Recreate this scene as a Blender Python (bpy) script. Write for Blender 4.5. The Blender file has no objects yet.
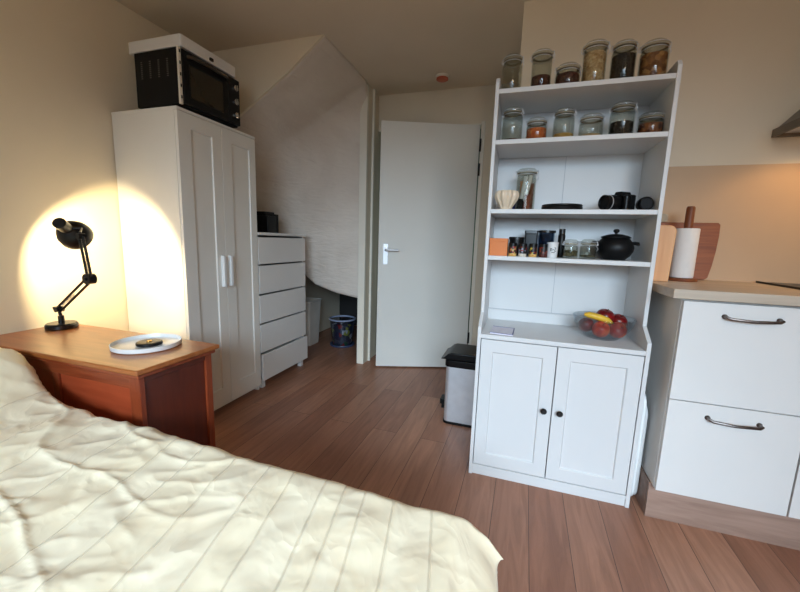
import bpy, bmesh, math, random
from mathutils import Vector, Matrix, noise
random.seed(7)
PI = math.pi
scene = bpy.context.scene
COL = scene.collection

# ------------------------------------------------------------------ helpers
def srgb(r, g, b):
    def f(c):
        c /= 255.0
        return c / 12.92 if c <= 0.04045 else ((c + 0.055) / 1.055) ** 2.4
    return (f(r), f(g), f(b), 1.0)

def newmat(name):
    m = bpy.data.materials.new(name)
    m.use_nodes = True
    nt = m.node_tree
    b = nt.nodes['Principled BSDF']
    return m, nt, b

def N(nt, kind, **kw):
    n = nt.nodes.new(kind)
    for k, v in kw.items():
        setattr(n, k, v)
    return n

def L(nt, a, b):
    nt.links.new(a, b)

def coords(nt, scale=(1, 1, 1), rot=(0, 0, 0), loc=(0, 0, 0), which='Object'):
    tc = N(nt, 'ShaderNodeTexCoord')
    mp = N(nt, 'ShaderNodeMapping')
    mp.inputs['Scale'].default_value = scale
    mp.inputs['Rotation'].default_value = rot
    mp.inputs['Location'].default_value = loc
    L(nt, tc.outputs[which], mp.inputs['Vector'])
    return mp.outputs['Vector']

def mat(name, col, rough=0.5, metal=0.0, var=0.06, vscale=8.0, bump=0.0, bscale=60.0, coat=0.0, spec=0.5):
    """painted / plastic / metal surface with a little procedural variation"""
    m, nt, b = newmat(name)
    v = coords(nt)
    nz = N(nt, 'ShaderNodeTexNoise')
    nz.inputs['Scale'].default_value = vscale
    nz.inputs['Detail'].default_value = 4
    L(nt, v, nz.inputs['Vector'])
    rp = N(nt, 'ShaderNodeValToRGB')
    c = col
    rp.color_ramp.elements[0].position = 0.3
    rp.color_ramp.elements[1].position = 0.7
    rp.color_ramp.elements[0].color = (c[0] * (1 - var), c[1] * (1 - var), c[2] * (1 - var), 1)
    rp.color_ramp.elements[1].color = (min(1, c[0] * (1 + var)), min(1, c[1] * (1 + var)), min(1, c[2] * (1 + var)), 1)
    L(nt, nz.outputs['Fac'], rp.inputs['Fac'])
    L(nt, rp.outputs['Color'], b.inputs['Base Color'])
    b.inputs['Roughness'].default_value = rough
    b.inputs['Metallic'].default_value = metal
    b.inputs['Coat Weight'].default_value = coat
    b.inputs['Specular IOR Level'].default_value = spec
    if bump > 0:
        n2 = N(nt, 'ShaderNodeTexNoise')
        n2.inputs['Scale'].default_value = bscale
        n2.inputs['Detail'].default_value = 5
        L(nt, v, n2.inputs['Vector'])
        bp = N(nt, 'ShaderNodeBump')
        bp.inputs['Strength'].default_value = bump
        bp.inputs['Distance'].default_value = 0.01
        L(nt, n2.outputs['Fac'], bp.inputs['Height'])
        L(nt, bp.outputs['Normal'], b.inputs['Normal'])
    return m

def wood(name, c1, c2, axis='X', scale=1.0, rough=0.4, coat=0.2):
    """long-grained wood; the grain runs along axis"""
    m, nt, b = newmat(name)
    s = {'X': (1.2, 14, 14), 'Y': (14, 1.2, 14), 'Z': (14, 14, 1.2)}[axis]
    v = coords(nt, tuple(k * scale for k in s))
    nz = N(nt, 'ShaderNodeTexNoise')
    nz.inputs['Scale'].default_value = 2.2
    nz.inputs['Detail'].default_value = 7
    nz.inputs['Roughness'].default_value = 0.6
    nz.inputs['Distortion'].default_value = 0.7
    L(nt, v, nz.inputs['Vector'])
    rp = N(nt, 'ShaderNodeValToRGB')
    rp.color_ramp.elements[0].position = 0.3
    rp.color_ramp.elements[1].position = 0.72
    rp.color_ramp.elements[0].color = c1
    rp.color_ramp.elements[1].color = c2
    L(nt, nz.outputs['Fac'], rp.inputs['Fac'])
    L(nt, rp.outputs['Color'], b.inputs['Base Color'])
    b.inputs['Roughness'].default_value = rough
    b.inputs['Coat Weight'].default_value = coat
    b.inputs['Coat Roughness'].default_value = 0.25
    bp = N(nt, 'ShaderNodeBump')
    bp.inputs['Strength'].default_value = 0.08
    bp.inputs['Distance'].default_value = 0.004
    L(nt, nz.outputs['Fac'], bp.inputs['Height'])
    L(nt, bp.outputs['Normal'], b.inputs['Normal'])
    return m

def glass(name, tint=(0.93, 0.95, 0.94, 1), refl=0.10):
    m, nt, b = newmat(name)
    nt.nodes.remove(b)
    out = [n for n in nt.nodes if n.type == 'OUTPUT_MATERIAL'][0]
    tr = N(nt, 'ShaderNodeBsdfTransparent')
    tr.inputs['Color'].default_value = tint
    gl = N(nt, 'ShaderNodeBsdfGlossy')
    gl.inputs['Roughness'].default_value = 0.02
    lw = N(nt, 'ShaderNodeLayerWeight')
    lw.inputs['Blend'].default_value = 0.25
    mr = N(nt, 'ShaderNodeMapRange')
    mr.inputs['To Min'].default_value = refl * 0.5
    mr.inputs['To Max'].default_value = min(1, refl * 6)
    L(nt, lw.outputs['Facing'], mr.inputs['Value'])
    mx = N(nt, 'ShaderNodeMixShader')
    L(nt, mr.outputs['Result'], mx.inputs['Fac'])
    L(nt, tr.outputs[0], mx.inputs[1])
    L(nt, gl.outputs[0], mx.inputs[2])
    L(nt, mx.outputs[0], out.inputs['Surface'])
    return m

def granular(name, c1, c2, c3, scale=90, rough=0.6):
    """loose food: lentils, oats, nuts"""
    m, nt, b = newmat(name)
    v = coords(nt)
    vo = N(nt, 'ShaderNodeTexVoronoi')
    vo.inputs['Scale'].default_value = scale
    L(nt, v, vo.inputs['Vector'])
    rp = N(nt, 'ShaderNodeValToRGB')
    rp.color_ramp.elements[0].color = c1
    rp.color_ramp.elements[1].color = c3
    e = rp.color_ramp.elements.new(0.5)
    e.color = c2
    sp = N(nt, 'ShaderNodeSeparateColor')
    L(nt, vo.outputs['Color'], sp.inputs['Color'])
    L(nt, sp.outputs['Red'], rp.inputs['Fac'])
    L(nt, rp.outputs['Color'], b.inputs['Base Color'])
    b.inputs['Roughness'].default_value = rough
    bp = N(nt, 'ShaderNodeBump')
    bp.inputs['Strength'].default_value = 0.7
    bp.inputs['Distance'].default_value = 0.006
    bp.invert = True
    L(nt, vo.outputs['Distance'], bp.inputs['Height'])
    L(nt, bp.outputs['Normal'], b.inputs['Normal'])
    return m

def link(name, bm, m, parent=None, smooth=True, bevel=0.0, local=False, angle=0.6):
    """one mesh object; vertices are given in world metres unless local"""
    me = bpy.data.meshes.new(name)
    bmesh.ops.recalc_face_normals(bm, faces=bm.faces)
    if parent is not None and not local:
        o0 = world_loc(parent)
        bmesh.ops.translate(bm, verts=bm.verts, vec=-o0)
    bm.to_mesh(me)
    bm.free()
    o = bpy.data.objects.new(name, me)
    COL.objects.link(o)
    if m is not None:
        me.materials.append(m)
    if parent is not None:
        o.parent = parent
    if smooth:
        for p in me.polygons:
            p.use_smooth = True
        me.set_sharp_from_angle(angle=angle)
    if bevel > 0:
        md = o.modifiers.new('bevel', 'BEVEL')
        md.width = bevel
        md.segments = 2
        md.limit_method = 'ANGLE'
        md.angle_limit = 0.6
        md.harden_normals = True
    return o

def world_loc(o):
    v = Vector((0, 0, 0))
    while o is not None:
        v = v + o.location
        o = o.parent
    return v

def recenter(o):
    """put a top-level mesh's origin at the middle of its base"""
    me = o.data
    xs = [v.co.x for v in me.vertices]; ys = [v.co.y for v in me.vertices]; zs = [v.co.z for v in me.vertices]
    c = Vector(((min(xs) + max(xs)) / 2, (min(ys) + max(ys)) / 2, min(zs)))
    for v in me.vertices:
        v.co -= c
    o.location = o.location + c

def tag(o, label, cat, group=None, kind=None):
    o['label'] = label
    o['category'] = cat
    if group: o['group'] = group
    if kind: o['kind'] = kind
    return o

def thing(name, label, cat, loc, rotz=0.0, group=None):
    o = bpy.data.objects.new(name, None)
    COL.objects.link(o)
    o.empty_display_size = 0.05
    o.location = loc
    o.rotation_euler = (0, 0, rotz)
    return tag(o, label, cat, group)

def single(name, bm, m, label, cat, group=None, kind=None, **kw):
    o = link(name, bm, m, None, **kw)
    recenter(o)
    return tag(o, label, cat, group, kind)

def structure(name, bm, m, parent=None, **kw):
    kw.setdefault('smooth', False)
    o = link(name, bm, m, parent, **kw)
    if parent is None:
        o['kind'] = 'structure'
    return o

def BM():
    return bmesh.new()

def box(bm, x0, x1, y0, y1, z0, z1):
    vs = [bm.verts.new((x, y, z)) for x in (x0, x1) for y in (y0, y1) for z in (z0, z1)]
    for f in ((0, 1, 3, 2), (4, 6, 7, 5), (0, 4, 5, 1), (2, 3, 7, 6), (0, 2, 6, 4), (1, 5, 7, 3)):
        bm.faces.new([vs[i] for i in f])
    return vs

def bx(*a):
    bm = BM(); box(bm, *a); return bm

def prism(bm, pts, axis, a, b):
    """extrude a closed 2-D outline along an axis from a to b"""
    def P(p, t):
        if axis == 'X': return (t, p[0], p[1])
        if axis == 'Y': return (p[0], t, p[1])
        return (p[0], p[1], t)
    va = [bm.verts.new(P(p, a)) for p in pts]
    vb = [bm.verts.new(P(p, b)) for p in pts]
    bm.faces.new(va); bm.faces.new(vb[::-1])
    n = len(pts)
    for i in range(n):
        bm.faces.new((va[i], va[(i + 1) % n], vb[(i + 1) % n], vb[i]))
    return va + vb

def rrect(u0, u1, v0, v1, r, n=6):
    pts = []
    for cu, cv, a0 in ((u1 - r, v1 - r, 0), (u0 + r, v1 - r, PI / 2), (u0 + r, v0 + r, PI), (u1 - r, v0 + r, 1.5 * PI)):
        for i in range(n + 1):
            a = a0 + (PI / 2) * i / n
            pts.append((cu + r * math.cos(a), cv + r * math.sin(a)))
    return pts

def lathe(bm, prof, c=(0, 0, 0), seg=32, mtx=None):
    """spin (radius, height) pairs about a vertical axis through c; ends with r=0 close"""
    rings = []
    for r, z in prof:
        if r <= 1e-6:
            rings.append([bm.verts.new((0, 0, z))])
        else:
            rings.append([bm.verts.new((r * math.cos(2 * PI * i / seg), r * math.sin(2 * PI * i / seg), z)) for i in range(seg)])
    for a, b in zip(rings, rings[1:]):
        if len(a) == 1 and len(b) == 1: continue
        for i in range(seg):
            j = (i + 1) % seg
            if len(a) == 1: bm.faces.new((a[0], b[i], b[j]))
            elif len(b) == 1: bm.faces.new((a[i], a[j], b[0]))
            else: bm.faces.new((a[i], a[j], b[j], b[i]))
    vs = [v for r in rings for v in r]
    for v in vs:
        co = v.co.copy()
        if mtx is not None: co = mtx @ co
        v.co = co + Vector(c)
    return vs

def tube(bm, pts, r, seg=10, closed=False, caps=True):
    pts = [Vector(p) for p in pts]
    n = len(pts)
    rr = r if isinstance(r, (list, tuple)) else [r] * n
    rings = []
    prev = None
    for i, p in enumerate(pts):
        if closed: t = pts[(i + 1) % n] - pts[i - 1]
        elif i == 0: t = pts[1] - p
        elif i == n - 1: t = p - pts[i - 1]
        else: t = (pts[i + 1] - p).normalized() + (p - pts[i - 1]).normalized()
        t.normalize()
        if prev is None:
            u = t.orthogonal().normalized()
        else:
            u = prev - t * prev.dot(t)
            u = u.normalized() if u.length > 1e-6 else t.orthogonal().normalized()
        prev = u
        w = t.cross(u)
        rings.append([bm.verts.new(p + rr[i] * (u * math.cos(2 * PI * k / seg) + w * math.sin(2 * PI * k / seg))) for k in range(seg)])
    m = n if closed else n - 1
    for i in range(m):
        a, b = rings[i], rings[(i + 1) % n]
        for k in range(seg):
            bm.faces.new((a[k], a[(k + 1) % seg], b[(k + 1) % seg], b[k]))
    if caps and not closed:
        bm.faces.new(rings[0][::-1]); bm.faces.new(rings[-1])

def panel_door(u0, u1, z0, z1, front, back, iu0, iu1, iz0, iz1, rec, axis):
    """door with a recessed middle panel; axis 'Y': width runs along X, 'X': width along Y"""
    bm = BM()
    s = 0.004 if back > front else -0.004
    P = (lambda u, z, d: (u, d, z)) if axis == 'Y' else (lambda u, z, d: (d, u, z))
    sg = 1 if back > front else -1
    def ring(a, b, c, d, dep): return [bm.verts.new(P(u, z, dep)) for u, z in ((a, c), (b, c), (b, d), (a, d))]
    A = ring(u0, u1, z0, z1, front)
    B = ring(iu0, iu1, iz0, iz1, front)
    k = 0.004
    C_ = ring(iu0 + k, iu1 - k, iz0 + k, iz1 - k, front + sg * rec)
    D = ring(u0, u1, z0, z1, back)
    for R1, R2 in ((A, B), (B, C_), (D, A)):
        for i in range(4):
            j = (i + 1) % 4
            bm.faces.new((R1[i], R1[j], R2[j], R2[i]))
    bm.faces.new(C_); bm.faces.new(D[::-1])
    return bm

def rot_to(d):
    """matrix turning +Z onto direction d"""
    return Vector((0, 0, 1)).rotation_difference(Vector(d).normalized()).to_matrix()

# ------------------------------------------------------------------ materials
M = {}
M['wall'] = mat('wall_paint', srgb(230, 217, 194), 0.85, var=0.03, vscale=2.5, bump=0.05, bscale=180)
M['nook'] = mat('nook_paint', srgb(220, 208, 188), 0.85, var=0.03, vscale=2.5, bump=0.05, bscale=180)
M['ceiling'] = mat('ceiling_paint', srgb(220, 206, 186), 0.9, var=0.03, vscale=2.0, bump=0.05, bscale=150)
M['white'] = mat('white_foil', srgb(224, 222, 219), 0.38, var=0.015, vscale=4)
M['cream_white'] = mat('cream_white_foil', srgb(230, 226, 218), 0.42, var=0.015, vscale=4)
M['hutch'] = mat('hutch_white_paint', srgb(216, 215, 214), 0.4, var=0.015, vscale=4)
M['door'] = mat('door_white_paint', srgb(222, 219, 211), 0.5, var=0.02, vscale=3)
M['trim'] = mat('trim_white_paint', srgb(228, 222, 208), 0.45, var=0.02)
M['black'] = mat('black_plastic', srgb(14, 14, 15), 0.36, var=0.15, spec=0.3)
M['black_metal'] = mat('black_lacquer', srgb(14, 14, 15), 0.3, var=0.1)
M['black_matt'] = mat('black_matt', srgb(13, 13, 14), 0.6, var=0.15, spec=0.25)
M['iron'] = mat('cast_iron', srgb(11, 12, 14), 0.45, var=0.2, bump=0.1, bscale=200, spec=0.3)
M['oven_glass'] = mat('oven_door_glass', srgb(46, 38, 25), 0.25, var=0.1)
M['steel'] = mat('brushed_steel', srgb(226, 228, 232), 0.5, metal=0.75, var=0.05, vscale=20)
M['chrome'] = mat('chrome', srgb(200, 200, 200), 0.15, metal=1.0, var=0.02)
M['pewter'] = mat('pewter_handle', srgb(120, 112, 108), 0.35, metal=1.0, var=0.15, vscale=60)
M['green_paint'] = mat('hallway_green_paint', srgb(64, 104, 76), 0.7, var=0.05)
M['dark_wall'] = mat('understairs_shaded_plaster', srgb(46, 44, 44), 0.9, var=0.15, vscale=5, bump=0.1)  # near black: the gloom of the recess is put into the wall colour
M['cherry'] = wood('cherry_wood', srgb(122, 48, 22), srgb(164, 78, 42), 'X', 1.0, 0.35, 0.3)
M['cherry_top'] = wood('cherry_wood_top', srgb(150, 82, 36), srgb(184, 110, 56), 'X', 0.8, 0.38, 0.3)
M['cherry_red'] = wood('cherry_wood_panel', srgb(150, 58, 30), srgb(176, 78, 44), 'X', 0.7, 0.35, 0.3)
M['cherry_v'] = wood('cherry_wood_upright', srgb(120, 46, 22), srgb(156, 72, 38), 'Z', 1.0, 0.35, 0.3)
M['cherry_side'] = wood('cherry_wood_shaded_side', srgb(78, 28, 16), srgb(104, 40, 22), 'Z', 1.0, 0.35, 0.3)  # darker cherry: shade on the chest's right side put into the wood colour
M['board'] = wood('acacia_board', srgb(118, 58, 24), srgb(164, 92, 44), 'X', 1.0, 0.5, 0.1)
M['stick'] = wood('dark_wood_stick', srgb(110, 56, 28), srgb(140, 76, 40), 'Z', 1.0, 0.5, 0.1)
M['beech'] = wood('beech_board', srgb(214, 150, 98), srgb(232, 176, 124), 'Z', 0.8, 0.5, 0.05)
M['worktop'] = wood('grey_oak_worktop', srgb(176, 160, 142), srgb(206, 190, 170), 'X', 0.7, 0.45, 0.1)
M['plinth'] = wood('oak_plinth', srgb(138, 110, 96), srgb(174, 144, 128), 'X', 0.8, 0.5, 0.05)
M['paper'] = mat('paper_white', srgb(238, 232, 226), 0.8, var=0.02, vscale=40, bump=0.12, bscale=220)
M['card'] = mat('orange_box_card', srgb(222, 128, 66), 0.6, var=0.06)
M['booklet'] = mat('booklet_cover', srgb(222, 216, 226), 0.5, var=0.05, vscale=60)
M['booklet_edge'] = mat('booklet_border', srgb(98, 98, 150), 0.5)
M['ceramic'] = mat('ribbed_ceramic', srgb(232, 212, 186), 0.3, var=0.04)
M['tin_white'] = mat('white_tin', srgb(228, 226, 224), 0.4, var=0.03)
M['ink'] = mat('black_ink', srgb(20, 20, 22), 0.6)
M['seal'] = mat('jar_seal_rubber', srgb(150, 140, 116), 0.6)
M['glass'] = glass('jar_glass', (0.86, 0.87, 0.84, 1), 0.05)
M['bowl_glass'] = glass('bowl_glass', (0.85, 0.88, 0.90, 1), 0.07)
M['blue_glass'] = glass('blue_tinted_glass', (0.42, 0.52, 0.62, 1), 0.06)
M['clear_plastic'] = glass('clear_plastic', (0.74, 0.76, 0.80, 1), 0.07)
M['bin_white'] = mat('white_bin_plastic', srgb(226, 222, 214), 0.5)
M['slate'] = mat('blue_grey_box', srgb(74, 88, 104), 0.7)
M['tray_white'] = mat('white_enamel', srgb(240, 240, 238), 0.25, var=0.01)
M['brass'] = mat('brass', srgb(200, 160, 90), 0.3, metal=1.0)
M['sheet'] = mat('white_sheet', srgb(236, 230, 216), 0.9, var=0.03, bump=0.1, bscale=300)
M['bed_frame'] = wood('bed_frame_pine', srgb(186, 140, 90), srgb(208, 164, 112), 'X')
M['backsplash'] = mat('tan_backsplash', srgb(200, 168, 134), 0.55, var=0.03, vscale=3)
M['hood'] = mat('dark_steel_hood', srgb(112, 104, 96), 0.35, metal=0.8, var=0.06)
M['smoke_white'] = mat('detector_plastic', srgb(224, 214, 198), 0.5)
M['terracotta'] = mat('detector_red_ring', srgb(190, 96, 66), 0.5)
M['blue_plastic'] = mat('blue_cap', srgb(30, 50, 120), 0.4)

# contents of the jars
F = {}
F['salt'] = granular('white_salt', srgb(226, 214, 196), srgb(238, 228, 212), srgb(244, 236, 222), 200)
F['redbrown'] = granular('red_brown_beans', srgb(92, 36, 18), srgb(120, 52, 24), srgb(136, 66, 34), 110)
F['redbeans'] = granular('dark_red_beans', srgb(64, 20, 14), srgb(86, 30, 18), srgb(110, 44, 26), 80)
F['oats'] = granular('rolled_oats', srgb(196, 150, 100), srgb(224, 184, 134), srgb(240, 208, 164), 90)
F['coffee'] = granular('dark_coffee', srgb(14, 8, 6), srgb(24, 14, 10), srgb(36, 22, 15), 110)
F['nuts'] = granular('brown_walnuts', srgb(120, 68, 28), srgb(166, 104, 50), srgb(206, 150, 88), 45)
F['cocoa'] = granular('dark_cocoa', srgb(70, 28, 16), srgb(88, 36, 20), srgb(100, 44, 26), 160)
F['lentils'] = granular('orange_lentils', srgb(206, 84, 34), srgb(226, 110, 48), srgb(240, 146, 76), 120)
F['yellow'] = granular('yellow_grain', srgb(206, 150, 72), srgb(224, 172, 92), srgb(236, 192, 120), 130)
F['beige'] = granular('beige_seeds', srgb(186, 148, 104), srgb(212, 176, 130), srgb(230, 200, 156), 120)
F['mixed'] = granular('mixed_dark_berries', srgb(70, 26, 16), srgb(120, 58, 30), srgb(164, 96, 54), 60)
F['olive'] = granular('dried_green_herbs', srgb(52, 50, 34), srgb(84, 80, 52), srgb(120, 110, 76), 80)

# floor boards
def floor_material():
    m, nt, b = newmat('oak_floor_boards')
    v = coords(nt, rot=(0, 0, PI / 2 + 0.018), loc=(0.35, 0.048, 0))
    br = N(nt, 'ShaderNodeTexBrick')
    br.offset = 0.37
    br.inputs['Color1'].default_value = (0, 0, 0, 1)
    br.inputs['Color2'].default_value = (1, 1, 1, 1)
    br.inputs['Mortar'].default_value = (0.5, 0.5, 0.5, 1)
    br.inputs['Scale'].default_value = 1.0
    br.inputs['Mortar Size'].default_value = 0.0012
    br.inputs['Mortar Smooth'].default_value = 0.3
    br.inputs['Bias'].default_value = 0.0
    br.inputs['Brick Width'].default_value = 1.55
    br.inputs['Row Height'].default_value = 0.148
    L(nt, v, br.inputs['Vector'])
    # board tone
    tone = N(nt, 'ShaderNodeValToRGB')
    tone.color_ramp.elements[0].color = srgb(148, 100, 78)
    tone.color_ramp.elements[1].color = srgb(178, 130, 104)
    e = tone.color_ramp.elements.new(0.5); e.color = srgb(162, 114, 90)
    L(nt, br.outputs['Color'], tone.inputs['Fac'])
    # grain, shifted per board
    v2 = coords(nt, (11, 0.9, 11))
    addv = N(nt, 'ShaderNodeVectorMath'); addv.operation = 'ADD'
    sc = N(nt, 'ShaderNodeVectorMath'); sc.operation = 'SCALE'
    sc.inputs['Scale'].default_value = 7.0
    L(nt, br.outputs['Color'], sc.inputs[0])
    L(nt, v2, addv.inputs[0]); L(nt, sc.outputs['Vector'], addv.inputs[1])
    nz = N(nt, 'ShaderNodeTexNoise')
    nz.inputs['Scale'].default_value = 2.4
    nz.inputs['Detail'].default_value = 8
    nz.inputs['Roughness'].default_value = 0.62
    nz.inputs['Distortion'].default_value = 1.2
    L(nt, addv.outputs['Vector'], nz.inputs['Vector'])
    gr = N(nt, 'ShaderNodeValToRGB')
    gr.color_ramp.elements[0].position = 0.28; gr.color_ramp.elements[0].color = (0.62, 0.58, 0.55, 1)
    gr.color_ramp.elements[1].position = 0.7; gr.color_ramp.elements[1].color = (1.12, 1.12, 1.12, 1)
    L(nt, nz.outputs['Fac'], gr.inputs['Fac'])
    mu = N(nt, 'ShaderNodeMix'); mu.data_type = 'RGBA'; mu.blend_type = 'MULTIPLY'
    mu.inputs['Factor'].default_value = 0.85
    L(nt, tone.outputs['Color'], mu.inputs[6]); L(nt, gr.outputs['Color'], mu.inputs[7])
    # knots
    v3 = coords(nt, (4.2, 1.7, 1))
    vo = N(nt, 'ShaderNodeTexVoronoi'); vo.inputs['Scale'].default_value = 0.9
    L(nt, v3, vo.inputs['Vector'])
    kr = N(nt, 'ShaderNodeValToRGB')
    kr.color_ramp.elements[0].position = 0.03; kr.color_ramp.elements[0].color = (0.45, 0.40, 0.37, 1)
    kr.color_ramp.elements[1].position = 0.14; kr.color_ramp.elements[1].color = (1, 1, 1, 1)
    L(nt, vo.outputs['Distance'], kr.inputs['Fac'])
    m2 = N(nt, 'ShaderNodeMix'); m2.data_type = 'RGBA'; m2.blend_type = 'MULTIPLY'
    m2.inputs['Factor'].default_value = 0.75
    L(nt, mu.outputs[2], m2.inputs[6]); L(nt, kr.outputs['Color'], m2.inputs[7])
    # joints
    m3 = N(nt, 'ShaderNodeMix'); m3.data_type = 'RGBA'; m3.blend_type = 'MIX'
    L(nt, br.outputs['Fac'], m3.inputs['Factor'])
    L(nt, m2.outputs[2], m3.inputs[6]); m3.inputs[7].default_value = srgb(58, 40, 32)
    L(nt, m3.outputs[2], b.inputs['Base Color'])
    b.inputs['Roughness'].default_value = 0.42
    bp = N(nt, 'ShaderNodeBump'); bp.inputs['Strength'].default_value = 0.12; bp.inputs['Distance'].default_value = 0.004
    L(nt, nz.outputs['Fac'], bp.inputs['Height'])
    L(nt, bp.outputs['Normal'], b.inputs['Normal'])
    return m
M['floor'] = floor_material()

# trowelled plaster on the underside of the stairs
def plaster_material():
    m, nt, b = newmat('trowelled_plaster')
    v = coords(nt, (1, 1, 1))
    v2 = coords(nt, (1.2, 1.2, 4.5), rot=(0.5, 0.7, 0.2))
    n1 = N(nt, 'ShaderNodeTexNoise'); n1.inputs['Scale'].default_value = 2.2; n1.inputs['Detail'].default_value = 5
    n1.inputs['Distortion'].default_value = 0.8
    n2 = N(nt, 'ShaderNodeTexNoise'); n2.inputs['Scale'].default_value = 5; n2.inputs['Detail'].default_value = 7
    n2.inputs['Distortion'].default_value = 1.5
    L(nt, v, n1.inputs['Vector']); L(nt, v2, n2.inputs['Vector'])
    ad = N(nt, 'ShaderNodeMath'); ad.operation = 'ADD'
    L(nt, n1.outputs['Fac'], ad.inputs[0]); L(nt, n2.outputs['Fac'], ad.inputs[1])
    bp = N(nt, 'ShaderNodeBump'); bp.inputs['Strength'].default_value = 0.36; bp.inputs['Distance'].default_value = 0.04
    L(nt, ad.outputs[0], bp.inputs['Height'])
    L(nt, bp.outputs['Normal'], b.inputs['Normal'])
    rp = N(nt, 'ShaderNodeValToRGB')
    rp.color_ramp.elements[0].color = srgb(210, 198, 186); rp.color_ramp.elements[0].position = 0.3
    rp.color_ramp.elements[1].color = srgb(226, 216, 205); rp.color_ramp.elements[1].position = 0.7
    L(nt, n1.outputs['Fac'], rp.inputs['Fac'])
    L(nt, rp.outputs['Color'], b.inputs['Base Color'])
    b.inputs['Roughness'].default_value = 0.8
    return m
M['plaster'] = plaster_material()

# pin-tucked duvet cover
SEAMS = (-1.70, -1.52, -1.34, -1.20, -1.05, -0.89, -0.785, -0.67, -0.56, -0.48, -0.385, -0.33, -0.275, -0.20, -0.105)
def duvet_material():
    m, nt, b = newmat('cream_duvet_cotton')
    uv = N(nt, 'ShaderNodeUVMap'); uv.uv_map = 'cloth'
    sx = N(nt, 'ShaderNodeSeparateXYZ'); L(nt, uv.outputs['UV'], sx.inputs[0])
    last = None
    for s in SEAMS:
        a = N(nt, 'ShaderNodeMath'); a.operation = 'SUBTRACT'; L(nt, sx.outputs['X'], a.inputs[0]); a.inputs[1].default_value = s
        c = N(nt, 'ShaderNodeMath'); c.operation = 'ABSOLUTE'; L(nt, a.outputs[0], c.inputs[0])
        if last is None: last = c
        else:
            mn = N(nt, 'ShaderNodeMath'); mn.operation = 'MINIMUM'
            L(nt, last.outputs[0], mn.inputs[0]); L(nt, c.outputs[0], mn.inputs[1]); last = mn
    line = N(nt, 'ShaderNodeMapRange'); line.inputs['From Min'].default_value = 0.0; line.inputs['From Max'].default_value = 0.0035
    L(nt, last.outputs[0], line.inputs['Value'])
    # alternating bands of plain and slightly yellower cloth
    rp = N(nt, 'ShaderNodeValToRGB'); rp.color_ramp.interpolation = 'CONSTANT'
    cA, cB = srgb(251, 238, 208), srgb(250, 236, 204)
    els = rp.color_ramp.elements
    els[0].position = 0; els[0].color = cA
    els[1].position = (SEAMS[0] + 2.4) / 2.8; els[1].color = cB
    for i, s in enumerate(SEAMS[1:]):
        e = els.new((s + 2.4) / 2.8); e.color = cA if i % 2 == 0 else cB
    mr = N(nt, 'ShaderNodeMapRange'); mr.inputs['From Min'].default_value = -2.4; mr.inputs['From Max'].default_value = 0.4
    L(nt, sx.outputs['X'], mr.inputs['Value']); L(nt, mr.outputs['Result'], rp.inputs['Fac'])
    mx = N(nt, 'ShaderNodeMix'); mx.data_type = 'RGBA'
    L(nt, line.outputs['Result'], mx.inputs['Factor'])
    mx.inputs[6].default_value = srgb(240, 224, 192)
    L(nt, rp.outputs['Color'], mx.inputs[7])
    nm = N(nt, 'ShaderNodeTexNoise'); nm.inputs['Scale'].default_value = 6.5; nm.inputs['Detail'].default_value = 5; nm.inputs['Distortion'].default_value = 1.2  # mottling: warm bounce in the wrinkles put into the cloth colour
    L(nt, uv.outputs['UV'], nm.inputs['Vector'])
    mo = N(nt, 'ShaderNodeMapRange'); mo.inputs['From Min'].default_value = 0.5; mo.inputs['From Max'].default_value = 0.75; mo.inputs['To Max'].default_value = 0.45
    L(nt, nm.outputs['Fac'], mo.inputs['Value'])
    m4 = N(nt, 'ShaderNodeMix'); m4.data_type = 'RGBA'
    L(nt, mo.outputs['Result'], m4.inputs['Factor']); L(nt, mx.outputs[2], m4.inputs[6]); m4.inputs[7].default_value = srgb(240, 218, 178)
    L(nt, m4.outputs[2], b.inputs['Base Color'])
    b.inputs['Roughness'].default_value = 0.9
    b.inputs['Sheen Weight'].default_value = 0.15
    # fine crumples across the cloth
    mp = N(nt, 'ShaderNodeMapping'); mp.inputs['Scale'].default_value = (1, 1, 1); L(nt, uv.outputs['UV'], mp.inputs['Vector'])
    nz = N(nt, 'ShaderNodeTexNoise'); nz.inputs['Scale'].default_value = 9; nz.inputs['Detail'].default_value = 2.5
    nz.inputs['Distortion'].default_value = 0.4
    L(nt, mp.outputs['Vector'], nz.inputs['Vector'])
    b1 = N(nt, 'ShaderNodeBump'); b1.inputs['Strength'].default_value = 0.3; b1.inputs['Distance'].default_value = 0.02
    vw = N(nt, 'ShaderNodeTexVoronoi'); vw.inputs['Scale'].default_value = 9
    wv = N(nt, 'ShaderNodeVectorMath'); wv.operation = 'MULTIPLY_ADD'; wv.inputs[1].default_value = (0.25, 0.25, 0.25)
    L(nt, nz.outputs['Color'], wv.inputs[0]); L(nt, mp.outputs['Vector'], wv.inputs[2]); L(nt, wv.outputs['Vector'], vw.inputs['Vector'])
    hs = N(nt, 'ShaderNodeMath'); hs.operation = 'MULTIPLY_ADD'; hs.inputs[1].default_value = 0.7
    L(nt, vw.outputs['Distance'], hs.inputs[0]); L(nt, nz.outputs['Fac'], hs.inputs[2])
    L(nt, hs.outputs[0], b1.inputs['Height'])
    b2 = N(nt, 'ShaderNodeBump'); b2.inputs['Strength'].default_value = 0.6; b2.inputs['Distance'].default_value = 0.004
    L(nt, line.outputs['Result'], b2.inputs['Height']); L(nt, b1.outputs['Normal'], b2.inputs['Normal'])
    L(nt, b2.outputs['Normal'], b.inputs['Normal'])
    return m
M['duvet'] = duvet_material()

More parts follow.
